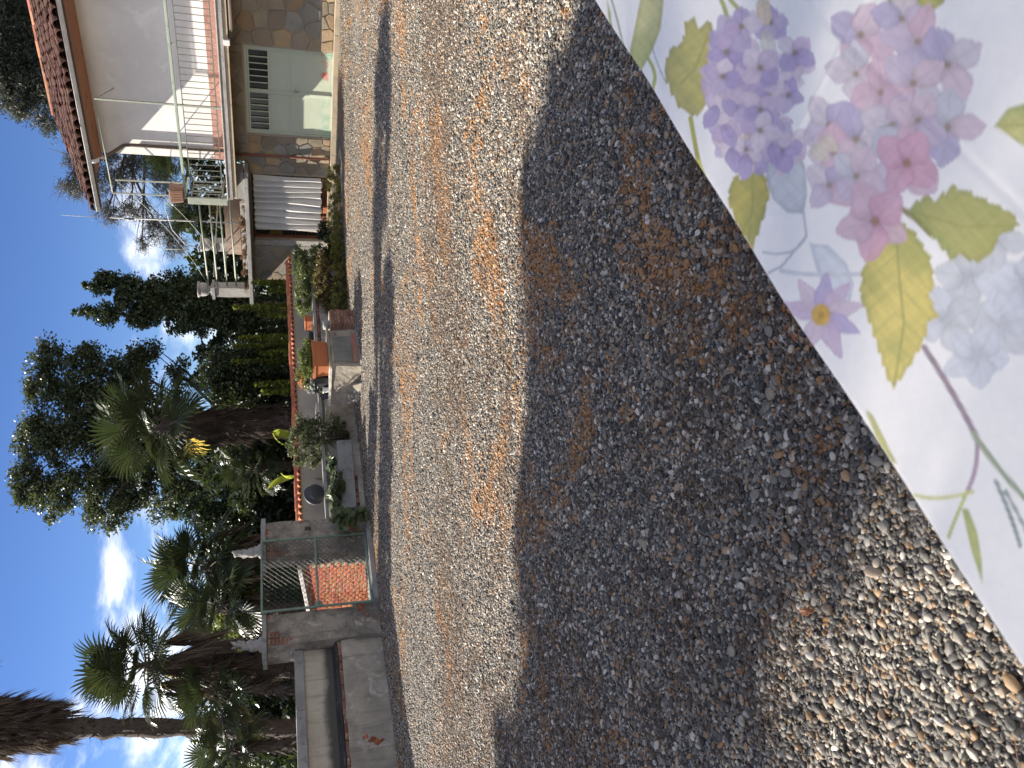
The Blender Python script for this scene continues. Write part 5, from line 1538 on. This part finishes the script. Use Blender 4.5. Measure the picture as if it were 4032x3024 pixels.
# the broad tree in the middle
T3 = [(150, 1720, 95, 90), (95, 1900, 60, 80), (190, 1960, 90, 90), (160, 1520, 70, 90), (200, 1400, 70, 50), (330, 1480, 90, 110), (350, 1410, 50, 50), (300, 1640, 110, 120), (330, 1820, 120, 140), (420, 1960, 100, 120),
      (480, 1600, 130, 130), (520, 1445, 80, 70), (590, 1385, 45, 40), (540, 1800, 140, 160), (640, 1960, 110, 90), (660, 1700, 150, 130), (700, 1520, 60, 50), (760, 1880, 130, 130), (860, 1960, 120, 90), (880, 1800, 110, 130), (700, 1450, 35, 40)]
tree('broad_tree', 'broad airy evergreen tree standing highest in the middle of the garden', T3, 31.0, 86000, 0.125, G_oak, 'trees beyond the garden wall', 0.30, 900, 0.26, 1.9, 5, None, None, 0.8, 2, 60, shell=0.35)
# the dark two-tipped tree left of the terrace
T2 = [(312, 1127, 26, 9), (310, 1229, 26, 9), (345, 1126, 30, 16), (345, 1230, 30, 16), (385, 1122, 36, 27), (385, 1233, 36, 28), (430, 1118, 55, 40), (430, 1240, 55, 40), (530, 1172, 75, 90), (640, 1172, 85, 102), (740, 1178, 95, 108), (840, 1180, 95, 112), (920, 1220, 80, 118), (560, 1250, 60, 38), (700, 1268, 60, 36), (800, 1285, 50, 36), (980, 1240, 60, 115)]
tree('dark_tree', 'dark two-tipped evergreen beside the terrace pillar', T2, 29.0, 52000, 0.11, G_laurel, 'trees beyond the garden wall', 0.2, 800, 0.16, 2.0, 8, None, None, 0.8, 3, 50, shell=0.25)
T4 = [(870, 1480, 60, 70), (900, 1550, 70, 60), (950, 1420, 70, 70), (990, 1530, 90, 110), (1040, 1560, 80, 60), (1060, 1450, 70, 100), (860, 1400, 30, 30)]
tree('orange_tree', 'dense dark round-topped tree just behind the tiled wall', T4, 22.4, 20000, 0.09, G_dark, 'trees beyond the garden wall', 0.12, 220, 0.22, 2.0, 12, None, None, 0.8, 1, 20, shell=0.3)
tree('far_tree', 'dark leafy tree between the broad tree and the palm over the gate', [(860, 2030, 80, 60), (950, 2000, 90, 90), (1000, 2090, 90, 60), (780, 2010, 60, 50), (1040, 1900, 60, 110)], 25.0, 18000, 0.10, G_dark, 'trees beyond the garden wall', 0.15, 200, 0.26, 2.0, 14, None, None, 0.8, 1, 20, shell=0.3)
tree('far_tree', 'sunlit yellowish bush between the palms above the left gate pillar', [(900, 2440, 60, 50), (960, 2480, 60, 60), (1000, 2400, 50, 60), (990, 2560, 60, 70)], 19.5, 3500, 0.10, G_hedge, 'trees beyond the garden wall', 0.06, 110, 0.2, 2.0, 15, None, None, 0.8, 1, 12)
tree('far_tree', 'dark shrubbery behind the low wall at the left edge of the view', [(1000, 2700, 110, 110), (1050, 2860, 100, 100), (1010, 3000, 130, 90), (1090, 2620, 60, 70)], 18.5, 16000, 0.09, G_dark, 'trees beyond the garden wall', 0.08, 230, 0.22, 2.0, 16, None, None, 0.6, 1, 16)
# conifer branches behind the house
CED = [(30, 300, 80, 110), (60, 410, 70, 60), (150, 360, 80, 80), (20, 150, 70, 150), (100, 60, 60, 80), (60, 60, 110, 140), (130, 180, 110, 110), (60, 260, 70, 90), (190, 330, 90, 70), (250, 420, 60, 60), (180, 480, 50, 40), (330, 560, 60, 60), (300, 640, 50, 50), (290, 740, 70, 40), (360, 720, 90, 70), (430, 620, 80, 60), (480, 700, 60, 60), (520, 820, 60, 60), (420, 840, 50, 50), (560, 640, 60, 60), (640, 700, 60, 80), (620, 900, 60, 60), (690, 960, 50, 60), (560, 960, 30, 30), (720, 830, 50, 60), (660, 600, 60, 50)]
def cedar():
    rng = np.random.default_rng(21); rnd = random.Random(21)
    bl = crown_from_photo(CED, 33.0, 0.9)
    base = (at_depth(600, 300, 34).x, 34.0, -0.3); B = np.array(base)
    th = thing('cedar_tree', 'tall drooping cedar with thin grey sprays behind the tiled roof', 'tree', base, 0)
    dense = bl[:11]; thin = bl[11:]
    P1, C1 = blob_points(dense, 50000, rng, 680, 0.30, 0.15)
    P2, C2 = blob_points(thin, 17000, rng, 850, 0.17, 0.1)
    V = np.concatenate([leaf_quads(P1 - B, 0.16, 5.0, rng, 0.0, 0.7), leaf_quads(P2 - B, 0.13, 7.0, rng, 0, 0.6)])
    link('crown', quads_mesh('crown', V, G_cedar), th)
    mb = MB()
    top = at_depth(-500, 150, 34); tp = [Vector((0, 0, 0)), Vector((0, 0, 6)), Vector((top.x - B[0], 0, 12)), Vector((top.x - B[0], 0, top.z - B[2]))]
    mb.tube(tp, [0.4, 0.34, 0.25, 0.1], 9)
    for (c, r) in bl:
        c = Vector(np.array(c) - B)
        z = min(max(c.z + rnd.uniform(-1.5, 2.2), 2), 13)
        a = Vector((tp[0].lerp(tp[3], z / max(1, tp[3].z)).x, 0, z))
        mid = a.lerp(c, 0.55) + Vector((0, 0, rnd.uniform(-.3, .5)))
        mb.tube([a, a.lerp(mid, .5) + Vector((0, 0, .15)), mid, c.lerp(mid, .4), c], [0.085, 0.075, 0.055, 0.04, 0.015], 6)
        for _ in range(7):
            e = c + Vector((rnd.gauss(0, 1) * r[0], rnd.gauss(0, 1) * r[1] * .6, rnd.gauss(0, 1) * r[2] - .1))
            s = mid.lerp(c, rnd.uniform(.3, 1))
            mb.tube([s, s.lerp(e, .5) + Vector((0, 0, .08)), e], [0.022, 0.014, 0.005], 4)
    # fine hanging twigs
    for q in C2:
        c = Vector(q - B)
        for _ in range(5):
            e = c + Vector((rnd.gauss(0, .26), rnd.gauss(0, .26), -rnd.gauss(.10, .2)))
            mb.tube([c, e], [0.008, 0.003], 3, False)
    mb.build('trunk', m_twig, th)
cedar()

# hedge of upright shoots behind the tiled wall
hd = []
rnd = random.Random(40)
for i in range(15):
    Y = 1120 + i * 30; hgt = 950 + rnd.uniform(-50, 75) + (60 if Y > 1420 else 0) + (35 if Y < 1160 else 0)
    p = at_depth(1180, Y, 21.9); q = at_depth(hgt, Y, 21.9)
    k = 0.12 + rnd.uniform(0, .05)
    th = thing('hedge_shrub', 'upright yellow-green hedge shoot among its row behind the tiled wall', 'shrub', (p.x, p.y + rnd.uniform(-.25, .25), -0.3), 0, 'hedge shoots behind the tiled wall')
    rng = np.random.default_rng(100 + i)
    n = 800; zz = rng.uniform(0.3, 1, n) ** 0.85 * (q.z + 0.3)
    a = rng.uniform(0, 2 * PI, n); r = k * np.sqrt(rng.uniform(0.1, 1, n)) * (1.35 - 1.05 * zz / (q.z + .3))
    P = np.stack([np.cos(a) * r, np.sin(a) * r, zz], 1)
    link('crown', quads_mesh('crown', leaf_quads(P, 0.10, 2.2, rng, 0.4, 0.2), G_hedge if rnd.random() < .75 else G_dark), th)
    MB().tube([(0, 0, 0), (0.02, 0, q.z * .6), (0, 0, q.z + 0.1)], [0.03, 0.02, 0.006], 5).build('stem', m_bark, th)

# a dense mass of undergrowth beyond the walls
def undergrowth(name, x0, x1, yfun, h, n, size, mat, seed, zbase=-0.3):
    rng = np.random.default_rng(seed)
    x = rng.uniform(x0, x1, n); y = np.array([yfun(v) for v in x]) + rng.normal(0, 0.45, n)
    z = zbase + rng.uniform(0, 1, n) ** 0.8 * (h + 0.35 * np.sin(x * 2.1) + 0.25 * np.sin(x * 5.3))
    me = quads_mesh(name, leaf_quads(np.stack([x, y, z], 1), size, 2.0, rng, 0.3), mat)
    return tag(link(name, me), kind='stuff')
undergrowth('undergrowth', -16, 7, lambda v: 29.5 + 0.1 * v, 4.4, 26000, 0.26, G_dark, 51)
undergrowth('undergrowth', -10.5, -1.2, lambda v: 24.5 + 0.15 * v, 3.2, 30000, 0.17, G_dark, 52)
undergrowth('undergrowth', -15, -5.4, lambda v: 19.0 + 0.65 * (v + 5.4), 2.1, 11000, 0.15, G_dark, 53)
undergrowth('undergrowth', 4, 14, lambda v: 31.0, 5.0, 8000, 0.26, G_dark, 54)

# ------------------------------------------------------------------ palms
m_palm = leafy('palm_leaf', (0.022, 0.036, 0.015), (0.044, 0.060, 0.024), (0.085, 0.10, 0.04), 0.16, 0.36, 0.45, (0.08, 0.105, 0.025))
m_palmdead = leafy('dead_palm_leaf', (0.075, 0.056, 0.045), (0.125, 0.094, 0.072), (0.16, 0.12, 0.085), 0.15, 0.8, 0.15)
m_palmtrunk = plain('palm_fibre', (0.095, 0.072, 0.058), (0.055, 0.042, 0.036), 9, 0.95, 1.0, 22, 0.03, c3=(0.14, 0.11, 0.085), stretch=(3, 3, 1))
m_yellow = leafy('yellow_palm_leaf', (0.42, 0.27, 0.04), (0.5, 0.36, 0.08), None, 0.4, 0.5, 0.3)
def fan_mesh(seed, pet=0.55, blade=0.62, nseg=26, spread=2.2, droop=0.35, fold=0.35):
    rnd = random.Random(seed); mb = MB()
    mb.tube([(0, 0, 0), (pet * 0.5, 0, 0.02), (pet, 0, 0)], [0.012, 0.008, 0.007], 4, False)
    for i in range(nseg):
        a = -spread + 2 * spread * i / (nseg - 1)
        L = blade * (1.0 - 0.28 * abs(a) / spread) * rnd.uniform(0.92, 1.05)
        d = Vector((math.cos(a), math.sin(a), 0)); s = Vector((-math.sin(a), math.cos(a), 0))
        w = 0.5 * L * (2 * spread / nseg) * 0.52
        up = Vector((0, 0, 1))
        o = Vector((pet, 0, 0)) + up * (fold * 0.12 * abs(math.sin(a)))
        lift = fold * abs(math.sin(a)) * 0.35
        p1 = o + d * L * 0.55 + up * lift * L * 0.55
        kk = droop * rnd.uniform(0.6, 1.4)
        p2 = o + d * L * 0.85 + up * (lift * L * 0.8 - kk * L * 0.14)
        p3 = o + d * L + up * (lift * L * 0.85 - kk * L * 0.34)
        z = up * 0.010
        mb.add([o, p1 - s * w + z, p1, p1 + s * w + z, p2 - s * w * 0.55, p2, p2 + s * w * 0.55, p3], [(0, 1, 2), (0, 2, 3), (1, 4, 5, 2), (2, 5, 6, 3), (4, 7, 5), (5, 7, 6)])
    return mb
def dead_mesh(seed, L=0.9):
    rnd = random.Random(seed); mb = MB()
    mb.tube([(0, 0, 0), (0.25, 0, 0.05), (0.45, 0, -0.12)], [0.012, 0.009, 0.006], 4, False)
    for i in range(26):
        a = rnd.uniform(-.6, .6); l = L * rnd.uniform(.55, 1.05)
        o = Vector((0.42, 0, -0.10)); d = Vector((0.42 * math.cos(a), 0.42 * math.sin(a) + rnd.uniform(-.15, .15), -1)).normalized()
        s = d.cross(Vector((math.cos(a * 5), math.sin(a * 5), 0.2))).normalized() * 0.016
        m_ = o + d * l * 0.5 + Vector((rnd.uniform(-.05, .05), rnd.uniform(-.05, .05), 0)); e = o + d * l + Vector((rnd.uniform(-.10, .10), rnd.uniform(-.10, .10), 0))
        mb.add([o - s * .5, o + s * .5, m_ + s, m_ - s, e], [(0, 1, 2, 3), (3, 2, 4)])
    return mb
FANS = [fan_mesh(i, 0.5 + 0.06 * (i % 3), 0.60 + 0.04 * (i % 4), 26, 2.0 + 0.15 * (i % 3), 0.25 + 0.2 * (i % 3), 0.2 + 0.2 * (i % 2)).mesh('frond', m_palm) for i in range(6)]
FANY = fan_mesh(77, 0.5, 0.5, 20, 1.6, 0.9, 0.6).mesh('frond', m_yellow)
DEAD = [dead_mesh(i, 0.85 + 0.1 * (i % 3)).mesh('dead_frond', m_palmdead) for i in range(5)]
m_palmdark = leafy('shaded_dead_leaf', (0.040, 0.030, 0.025), (0.068, 0.052, 0.041), (0.09, 0.068, 0.05), 0.1, 0.85, 0.1)  # darker copy of the dead frond, shade mixed into its colour
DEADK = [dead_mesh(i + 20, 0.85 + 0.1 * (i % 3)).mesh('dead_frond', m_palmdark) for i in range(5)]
def palm(label, y0, Xc, Yc, rpx, trunk_px, n_fr, n_dead, seed, Yb=None, lean=0.0, skirt=(0.2, 1.4), group='fan palms beyond the walls', lo=-0.65, yellow=0, dsc=1.0, dead=None):
    """crown centre (Xc, Yc) and crown radius read off the photograph"""
    rnd = random.Random(seed)
    c = at_depth(Xc, Yc, y0); k = (c - EYEV).dot(FWD) / FPX
    R_ = rpx * k; tr = trunk_px * k / 2
    b0 = at_depth(1150, Yb if Yb else Yc, y0)
    th = thing('fan_palm', label, 'palm tree', (b0.x, y0, -0.3), 0, group)
    C_ = c - Vector((b0.x, y0, -0.3))
    mb = MB(); pts, rs = [], []
    for i in range(37):
        f = i / 36
        pts.append(Vector((C_.x * f ** 1.4 + lean * math.sin(f * PI) + rnd.uniform(-.02, .02), rnd.uniform(-.02, .02), C_.z * f))); rs.append(tr * rnd.uniform(0.82, 1.17) * (1.0 if f < .88 else 0.72 if f < .96 else 0.25))
    mb.tube(pts, rs, 12)
    for i in range(650):                      # shaggy fibre and stubs of old stalks
        f = rnd.uniform(0, 1); a = rnd.uniform(0, 6.28)
        j = min(35, int(f * 36)); p = pts[j].lerp(pts[j + 1], f * 36 - j)
        d = Vector((math.cos(a), math.sin(a), 0))
        q = p + d * tr * 0.92
        e = q + d * rnd.uniform(.04, .17) + Vector((rnd.uniform(-.05, .05), rnd.uniform(-.05, .05), rnd.uniform(-.26, .08)))
        s = Vector((-d.y, d.x, 0)) * rnd.uniform(.010, .034)
        mb.add([q - s, q + s, e], [(0, 1, 2)])
    mb.build('trunk', m_palmtrunk, th)
    sc = R_ / 1.12
    for i in range(n_fr):
        f = (i + 0.5) / n_fr
        az = i * 2.39996 + rnd.uniform(-.25, .25)
        el = 1.35 - (1.35 - lo) * f ** 0.9 + rnd.uniform(-.12, .12)
        o = link('frond', FANY if i >= n_fr - yellow else rnd.choice(FANS), th, C_ + Vector((math.cos(az), math.sin(az), 0)) * 0.06 * sc - Vector((0, 0, 0.25 * sc * f)), (rnd.uniform(-.4, .4), -el, az), (sc * rnd.uniform(.88, 1.1),) * 3)
        o.rotation_mode = 'XYZ'
    for i in range(n_dead):
        f = i / max(1, n_dead - 1)
        az = i * 2.39996 + rnd.uniform(-.3, .3)
        z = C_.z - (skirt[0] + (skirt[1] - skirt[0]) * f) * sc
        j = min(35, int(36 * z / C_.z)); ctr = pts[j]
        link('dead_frond', rnd.choice(dead or DEAD), th, (ctr.x + math.cos(az) * tr * .5, ctr.y + math.sin(az) * tr * .5, z), (rnd.uniform(-.2, .2), rnd.uniform(.0, .45), az), (sc * dsc * rnd.uniform(.8, 1.15) * (0.75 + 0.25 * (1 - f)),) * 3)
    return th
palm('tall palm with hanging skirt of dead fronds, crown cut by the top of the view', 15.4, -215, 2868, 260, 78, 30, 190, 1, 2905, 0.10, (0.15, 1.5), lo=-0.35, dsc=0.70)
palm('palm with shaggy brown trunk between the tall palm and left gate pillar', 13.5, 545, 2620, 215, 95, 36, 74, 2, 2650, 0.0, (0.1, 1.9), lo=-0.55, yellow=1)
palm('broad palm crown standing behind the wire gate', 20.0, 790, 2240, 225, 70, 44, 10, 3, 2170, 0.0, (0.1, 0.6), lo=-0.8)
palm('low palm behind the gate with fronds touching the left gate pillar', 18.5, 850, 2390, 190, 50, 30, 6, 9, 2420, 0.0, (0.1, 0.5), lo=-0.8)
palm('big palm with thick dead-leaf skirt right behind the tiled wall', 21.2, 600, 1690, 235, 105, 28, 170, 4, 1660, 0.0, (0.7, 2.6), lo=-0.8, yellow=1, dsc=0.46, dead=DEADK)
palm('young palm growing at the foot of the skirted palm, behind the tiled wall', 22.6, 985, 1850, 130, 40, 26, 0, 5, 1830, lo=-0.9)
palm('low young palm under the shaggy one, over the low boundary wall', 13.1, 830, 2720, 165, 40, 26, 0, 6, 2740, lo=-0.9)
palm('low palm at the left edge of the view, over the low boundary wall', 13.3, 890, 2950, 160, 40, 28, 0, 7, 2950, lo=-0.9)
palm('small palm low in the dark behind the gate mesh', 19.0, 1095, 2290, 110, 30, 24, 0, 8, 2290, lo=-0.9)
palm('palm half hidden behind the balcony rails beside the house', 31.0, 690, 600, 130, 40, 28, 4, 10, 600, lo=-0.8)
palm('palm with one yellow frond behind the terrace rails', 30.0, 770, 850, 120, 40, 24, 4, 11, 850, lo=-0.9, yellow=2)

# ------------------------------------------------------------------ shrubs and pots in the yard
def shrub(name, label, blobs, n, size, mat, seed, clump_r=0.07, stem=True, cat='shrub', group=None, elong=1.9, clumps=None):
    rng = np.random.default_rng(seed); rnd = random.Random(seed)
    zlo = min(b[0][2] - b[1][2] for b in blobs)
    B = np.array([np.mean([b[0][0] for b in blobs]), np.mean([b[0][1] for b in blobs]), zlo])
    P, CLs = blob_points(blobs, n, rng, clumps, clump_r, 0.45)
    P = P[P[:, 2] > zlo]
    th = thing(name, label, cat, B, 0, group)
    link('foliage', quads_mesh('foliage', leaf_quads(P - B, size, elong, rng, 0.5), mat), th)
    if stem:
        mb = MB()
        for i in range(16):
            c = Vector(CLs[rnd.randrange(len(CLs))] - B)
            mb.tube([(c.x * .15, c.y * .15, 0), (c.x * .5, c.y * .5, c.z * .6), c], [0.014, 0.010, 0.004], 5)
        mb.build('stem', m_bark, th)
    return th
shrub('bush', 'rounded bush spilling over the raised bed near the house, pale leaves on top', crown_from_photo([(1195, 1090, 40, 95), (1190, 1170, 38, 70), (1220, 1040, 45, 70), (1240, 1130, 45, 90), (1180, 1010, 28, 45)], 18.35, 0.9), 12000, 0.05, G_bush, 61)
shrub('bush', 'brownish rounded bush under the pale one, by the low hedge', crown_from_photo([(1270, 1110, 38, 95), (1290, 1180, 26, 55), (1262, 1040, 30, 60)], 17.9, 0.8), 7000, 0.045, G_brown, 62)
shrub('bush', 'dark green bush at the foot of the white curtain', crown_from_photo([(1290, 950, 38, 60), (1310, 1010, 30, 90), (1275, 905, 22, 30)], 19.0, 0.7), 4200, 0.055, G_dark, 63)
# low hedge along the gravel
hb_ = []
for i in range(16):
    f = i / 15
    p = Vector((5.15, 18.85, 0)).lerp(Vector((1.35, 17.35, 0)), f)
    hb_.append(((p.x, p.y, 0.14), (0.25, 0.24, 0.20 + 0.03 * math.sin(i * 2.1))))
shrub('low_hedge', 'low clipped hedge edging the gravel below the curtain', hb_, 15000, 0.042, G_low, 64, 0.05, True, 'hedge', clumps=300)
shrub('bush', 'variegated bush growing over the tiled wall beside the stone bench', crown_from_photo([(1180, 1740, 45, 80), (1200, 1680, 45, 50), (1235, 1760, 50, 80), (1230, 1690, 45, 55), (1280, 1720, 45, 60), (1300, 1670, 40, 40), (1170, 1820, 28, 40), (1345, 1690, 30, 30)], 15.75, 0.8), 6500, 0.05, G_vari, 65)
shrub('potted_conifer', 'feathery yellow-green shrublets planted in the terracotta trough', [(tuple(on_planter(-0.18, 0.16 + i * 0.12, 0.98)), (0.13, 0.13, 0.14 + 0.02 * math.sin(i * 2.3))) for i in range(6)], 3800, 0.045, G_conif, 66, 0.05, True, 'plant', elong=3.0)
fl = shrub('flowering_plant', 'green plant with orange and red flowers in the dark red pot', [(tuple(on_planter(-0.62, 0.46, 1.05)), (0.16, 0.15, 0.12)), (tuple(on_planter(-0.78, 0.42, 1.02)), (0.12, 0.12, 0.10))], 900, 0.045, G_bush, 67, 0.05, True, 'plant')
P, _c = blob_points([(tuple(on_planter(-0.62, 0.44, 1.10)), (0.15, 0.14, 0.10)), (tuple(on_planter(-0.80, 0.40, 1.05)), (0.11, 0.1, 0.08))], 170, np.random.default_rng(3), 40, 0.025, 0.6)
link('blossoms', quads_mesh('blossoms', leaf_quads(P - np.array(fl.location), 0.035, 1.2, np.random.default_rng(4)), G_flower), fl)
shrub('succulent', 'grey-leaved succulent trailing from the black pots', [(tuple(on_planter(-0.50, 0.08, 0.90)), (0.12, 0.05, 0.045))], 160, 0.045, leafy('grey_leaf', (0.26, 0.29, 0.24), (0.34, 0.36, 0.30), None, 0.2), 68, 0.02, True, 'plant')
shrub('succulent', 'small brown-green succulent in the white pot', [(tuple(on_planter(-0.62, 0.03, 0.74)), (0.05, 0.04, 0.04))], 80, 0.03, G_vari, 69, 0.015, True, 'plant')
shrub('succulent', 'silvery spiky plant in the grey corner pots', [(tuple(on_planter(-0.82, 0.26, 0.92)), (0.10, 0.09, 0.07))], 200, 0.06, leafy('silver_leaf', (0.30, 0.33, 0.30), (0.40, 0.42, 0.38), None, 0.2), 70, 0.03, True, 'plant', elong=4)
# dry vines along the terrace edge
dv = shrub('dry_vine', 'rust-brown dry vine lying along the terrace edge', [(tuple(hw(-1.4 - i * 0.2, -0.40, 2.30 + 0.03 * math.sin(i))), (0.16, 0.10, 0.09)) for i in range(13)], 2600, 0.06, G_dry, 71, 0.05, True, 'vine', elong=3.5)
# large-leaved plants round the stone bench: every leaf a part
m_big = leafy('bergenia_leaf', (0.040, 0.058, 0.022), (0.06, 0.08, 0.03), (0.095, 0.115, 0.05), 0.22, 0.4, 0.4)
def round_leaf():
    mb = MB(); vs = [(0, 0, 0.004)]; n = 12
    for i in range(n):
        a = 2 * PI * i / n; r = 0.075 * (1 + 0.1 * math.cos(a * 2))
        vs.append((0.06 + math.cos(a) * r, math.sin(a) * r * 0.85, 0.012 * math.cos(2 * a) + 0.006 * math.sin(3 * a)))
    vs[0] = (0.06, 0, -0.012)
    mb.add(vs, [(0, i + 1, (i + 1) % n + 1) for i in range(n)], True)
    mb.tube([(0.0, 0, -0.006), (-0.10, 0, -0.10)], 0.004, 4, False)
    return mb.mesh('leaf', m_big)
RL = round_leaf()
def bergenia(label, spots, y0, n, seed):
    rnd = random.Random(seed)
    c0 = at_depth(spots[0][0], spots[0][1], y0)
    th = thing('leafy_plant', label, 'plant', (c0.x, c0.y, 0), 0)
    for i in range(n):
        X, Y, rX, rY, dy = rnd.choice(spots)
        p = at_depth(X + rnd.uniform(-rX, rX), Y + rnd.uniform(-rY, rY), y0 + dy + rnd.uniform(-.12, .12))
        az = rnd.uniform(-2.6, -0.5)
        link('leaf', RL, th, p - Vector((c0.x, c0.y, 0)), (rnd.uniform(-.4, .4), rnd.uniform(0.2, 0.9), az), (rnd.uniform(.75, 1.2),) * 3)
bergenia('big round-leaved plant growing behind and over the stone bench', [(1300, 1830, 18, 35, 0.15), (1320, 1900, 22, 40, 0.1), (1310, 1960, 25, 35, 0.05)], 14.75, 95, 5)
bergenia('round-leaved plant sprawling at the left end of the stone bench by the pillar', [(1325, 2030, 30, 28, 0.0), (1370, 2040, 28, 26, -0.1), (1410, 2025, 22, 24, -0.1), (1345, 2065, 22, 16, -0.15)], 14.15, 95, 6)
# broad bright leaves over the wall
m_ban = leafy('banana_leaf', (0.18, 0.24, 0.03), (0.26, 0.31, 0.045), None, 0.42, 0.35, 0.5, (0.6, 0.65, 0.08))
def blade_mesh():
    mb = MB(); vs = []; fs = []
    N = 10
    for i in range(N + 1):
        f = i / N; w = 0.11 * math.sin(PI * min(1, f * 0.92 + 0.08)) ** 0.7
        x = 0.75 * f; z = 0.18 * math.sin(f * 2.2) - 0.12 * f * f
        vs += [(x, -w, z + 0.03), (x, 0, z), (x, w, z + 0.03)]
    for i in range(N): fs += [(3 * i, 3 * i + 1, 3 * i + 4, 3 * i + 3), (3 * i + 1, 3 * i + 2, 3 * i + 5, 3 * i + 4)]
    mb.add(vs, fs, True); mb.tube([(-0.9, 0, -0.9), (0, 0, 0)], [0.02, 0.01], 5, False)
    return mb.mesh('leaf', m_ban)
BL = blade_mesh()
def banana(label, X, Y, y0, n, seed):
    rnd = random.Random(seed); p = at_depth(X, Y, y0)
    th = thing('broad_leaf_plant', label, 'plant', (p.x, p.y, -0.3), 0)
    for i in range(n):
        link('leaf', BL, th, (rnd.uniform(-.15, .15), rnd.uniform(-.1, .1), p.z + 0.3 - rnd.uniform(0.05, .25)), (rnd.uniform(-.9, .9), rnd.uniform(-1.2, -.7), rnd.choice([-0.2, 0.5, 2.4, 3.4, -1.2])), (rnd.uniform(.55, .85),) * 3)
banana('bright yellow-green broad leaves over the tiled wall right above the variegated bush', 1135, 1745, 17.6, 2, 3)
banana('bright yellow-green broad leaves over the tiled wall above the stone bench', 1128, 1880, 16.6, 2, 5)

# ------------------------------------------------------------------ the big evergreen left of the view that shades the foreground, and an added leaf screen that thins the table's sun
def shade_tree(label, base, blobs, n, size, seed, per=25):
    rng = np.random.default_rng(seed); rnd = random.Random(seed)
    B = np.array(base)
    P, CLs = blob_points(blobs, n, rng, n // per, 0.20, 0.0)
    th = thing('shade_tree', label, 'tree', base, 0)
    link('crown', quads_mesh('crown', leaf_quads(P - B, size, 1.6, rng, 0.2), G_laurel), th)
    mb = MB(); top = max(b[0][2] for b in blobs)
    mb.tube([(0, 0, 0), (0.05, 0, top * .5), (0, 0.05, top)], [0.28, 0.2, 0.06], 10)
    for i in range(40 if per > 10 else 8):
        c = Vector(CLs[rnd.randrange(len(CLs))] - B); a = Vector((0, 0, max(1.5, c.z - 1.2)))
        mb.tube([a, a.lerp(c, .5), c], [0.05, 0.03, 0.01], 5)
    mb.build('trunk', m_bark, th)
# ground shade to cast: along = distance down-sun, across = sideways; the crowns stand far off, so their shade is soft
SH = Vector((-SUN.x, -SUN.y, 0)).normalized(); SQ = Vector((-SH.y, SH.x, 0))
tana = SUN.z / math.hypot(SUN.x, SUN.y)
def lobe(along, across, ra, rq, far=15.0):
    """a crown lobe `far` metres up-sun that shades the ground round (along, across)"""
    p = SH * (along - far) + SQ * across
    return ((p.x, p.y, far * tana), (rq, rq, ra * tana))
LOB = [lobe(-0.45, 4.25, 0.42, 0.42), lobe(-1.15, 4.1, 0.5, 0.42), lobe(-1.75, 3.75, 0.24, 0.28), lobe(-2.35, 3.7, 0.22, 0.34), lobe(-2.85, 3.4, 0.3, 0.25), lobe(-3.5, 3.55, 0.34, 0.30), lobe(-0.05, 3.85, 0.3, 0.35), lobe(-4.6, 3.45, 0.4, 0.28), lobe(-5.2, 2.8, 1.1, 1.0), lobe(-4.3, 3.1, 1.0, 0.75), lobe(-3.9, 2.35, 1.1, 0.8), lobe(-3.0, 2.6, 1.0, 1.05), lobe(-2.2, 3.2, 0.8, 0.75), lobe(-2.0, 2.4, 1.0, 0.75), lobe(-1.4, 3.0, 0.8, 1.05),
       lobe(-0.9, 2.15, 0.65, 0.66), lobe(-0.5, 3.2, 0.8, 0.95), lobe(-0.1, 2.9, 0.9, 1.2), lobe(0.5, 3.4, 0.8, 0.7), lobe(0.6, 3.0, 1.0, 0.8), lobe(1.4, 3.2, 1.0, 0.8), lobe(-0.45, 2.1, 0.55, 0.75), lobe(-0.45, 1.85, 0.4, 0.42)]
c0_ = SH * (-16.5) + SQ * 2.7
_r = random.Random(17)
for _ in range(22):                        # straggling outer twigs
    _a = _r.uniform(-4.9, 0.3)
    LOB.append(lobe(_a, 3.75 + 0.55 * math.exp(-((_a + 0.9) / 0.9) ** 2) + _r.uniform(-.1, .38), _r.uniform(.12, .28), _r.uniform(.10, .24)))
shade_tree('tall dense evergreen far left of the view whose crown shades the near gravel', (c0_.x, c0_.y, -0.3), LOB, 30000, 0.18, 81, 24)
def leaf_screen():
    """added unseen leaf screen: leaves spread evenly so that thinned sun reaches the table"""
    rng = np.random.default_rng(82)
    base = SH * (-23.0) + SQ * 1.0; B = np.array((base.x, base.y, -0.3))
    g = 0.056
    al, q = np.meshgrid(np.arange(0.35, 3.7, g), np.arange(-0.9, 2.45, g), indexing='ij')
    al = al.ravel() + rng.uniform(-.5, .5, al.size) * g; q = q.ravel() + rng.uniform(-.5, .5, q.size) * g
    f = 22.0 + rng.uniform(-1.6, 1.6, al.size)
    P = np.stack([SH.x * (al - f) + SQ.x * q, SH.y * (al - f) + SQ.y * q, f * tana], 1)
    th = thing('shade_tree', 'unseen screen of sparse leaves added far left to thin the sun on the table', 'tree', tuple(B), 0)
    link('crown', quads_mesh('crown', leaf_quads(P - B, 0.135, 1.6, rng, 0.2), G_laurel), th)
    mb = MB(); top = 14.5
    mb.tube([(0, 0, 0), (0.1, 0, 8), (0, 0.05, top)], [0.28, 0.2, 0.1], 10)
    for k in range(14):
        c = Vector(P[rng.integers(len(P))] - B); a = Vector((0, 0, rng.uniform(11, 14)))
        mb.tube([a, a.lerp(c, .5), c], [0.03, 0.02, 0.006], 5)
    mb.build('trunk', m_bark, th)
leaf_screen()  # added out of view to let part of the sun onto the cloth
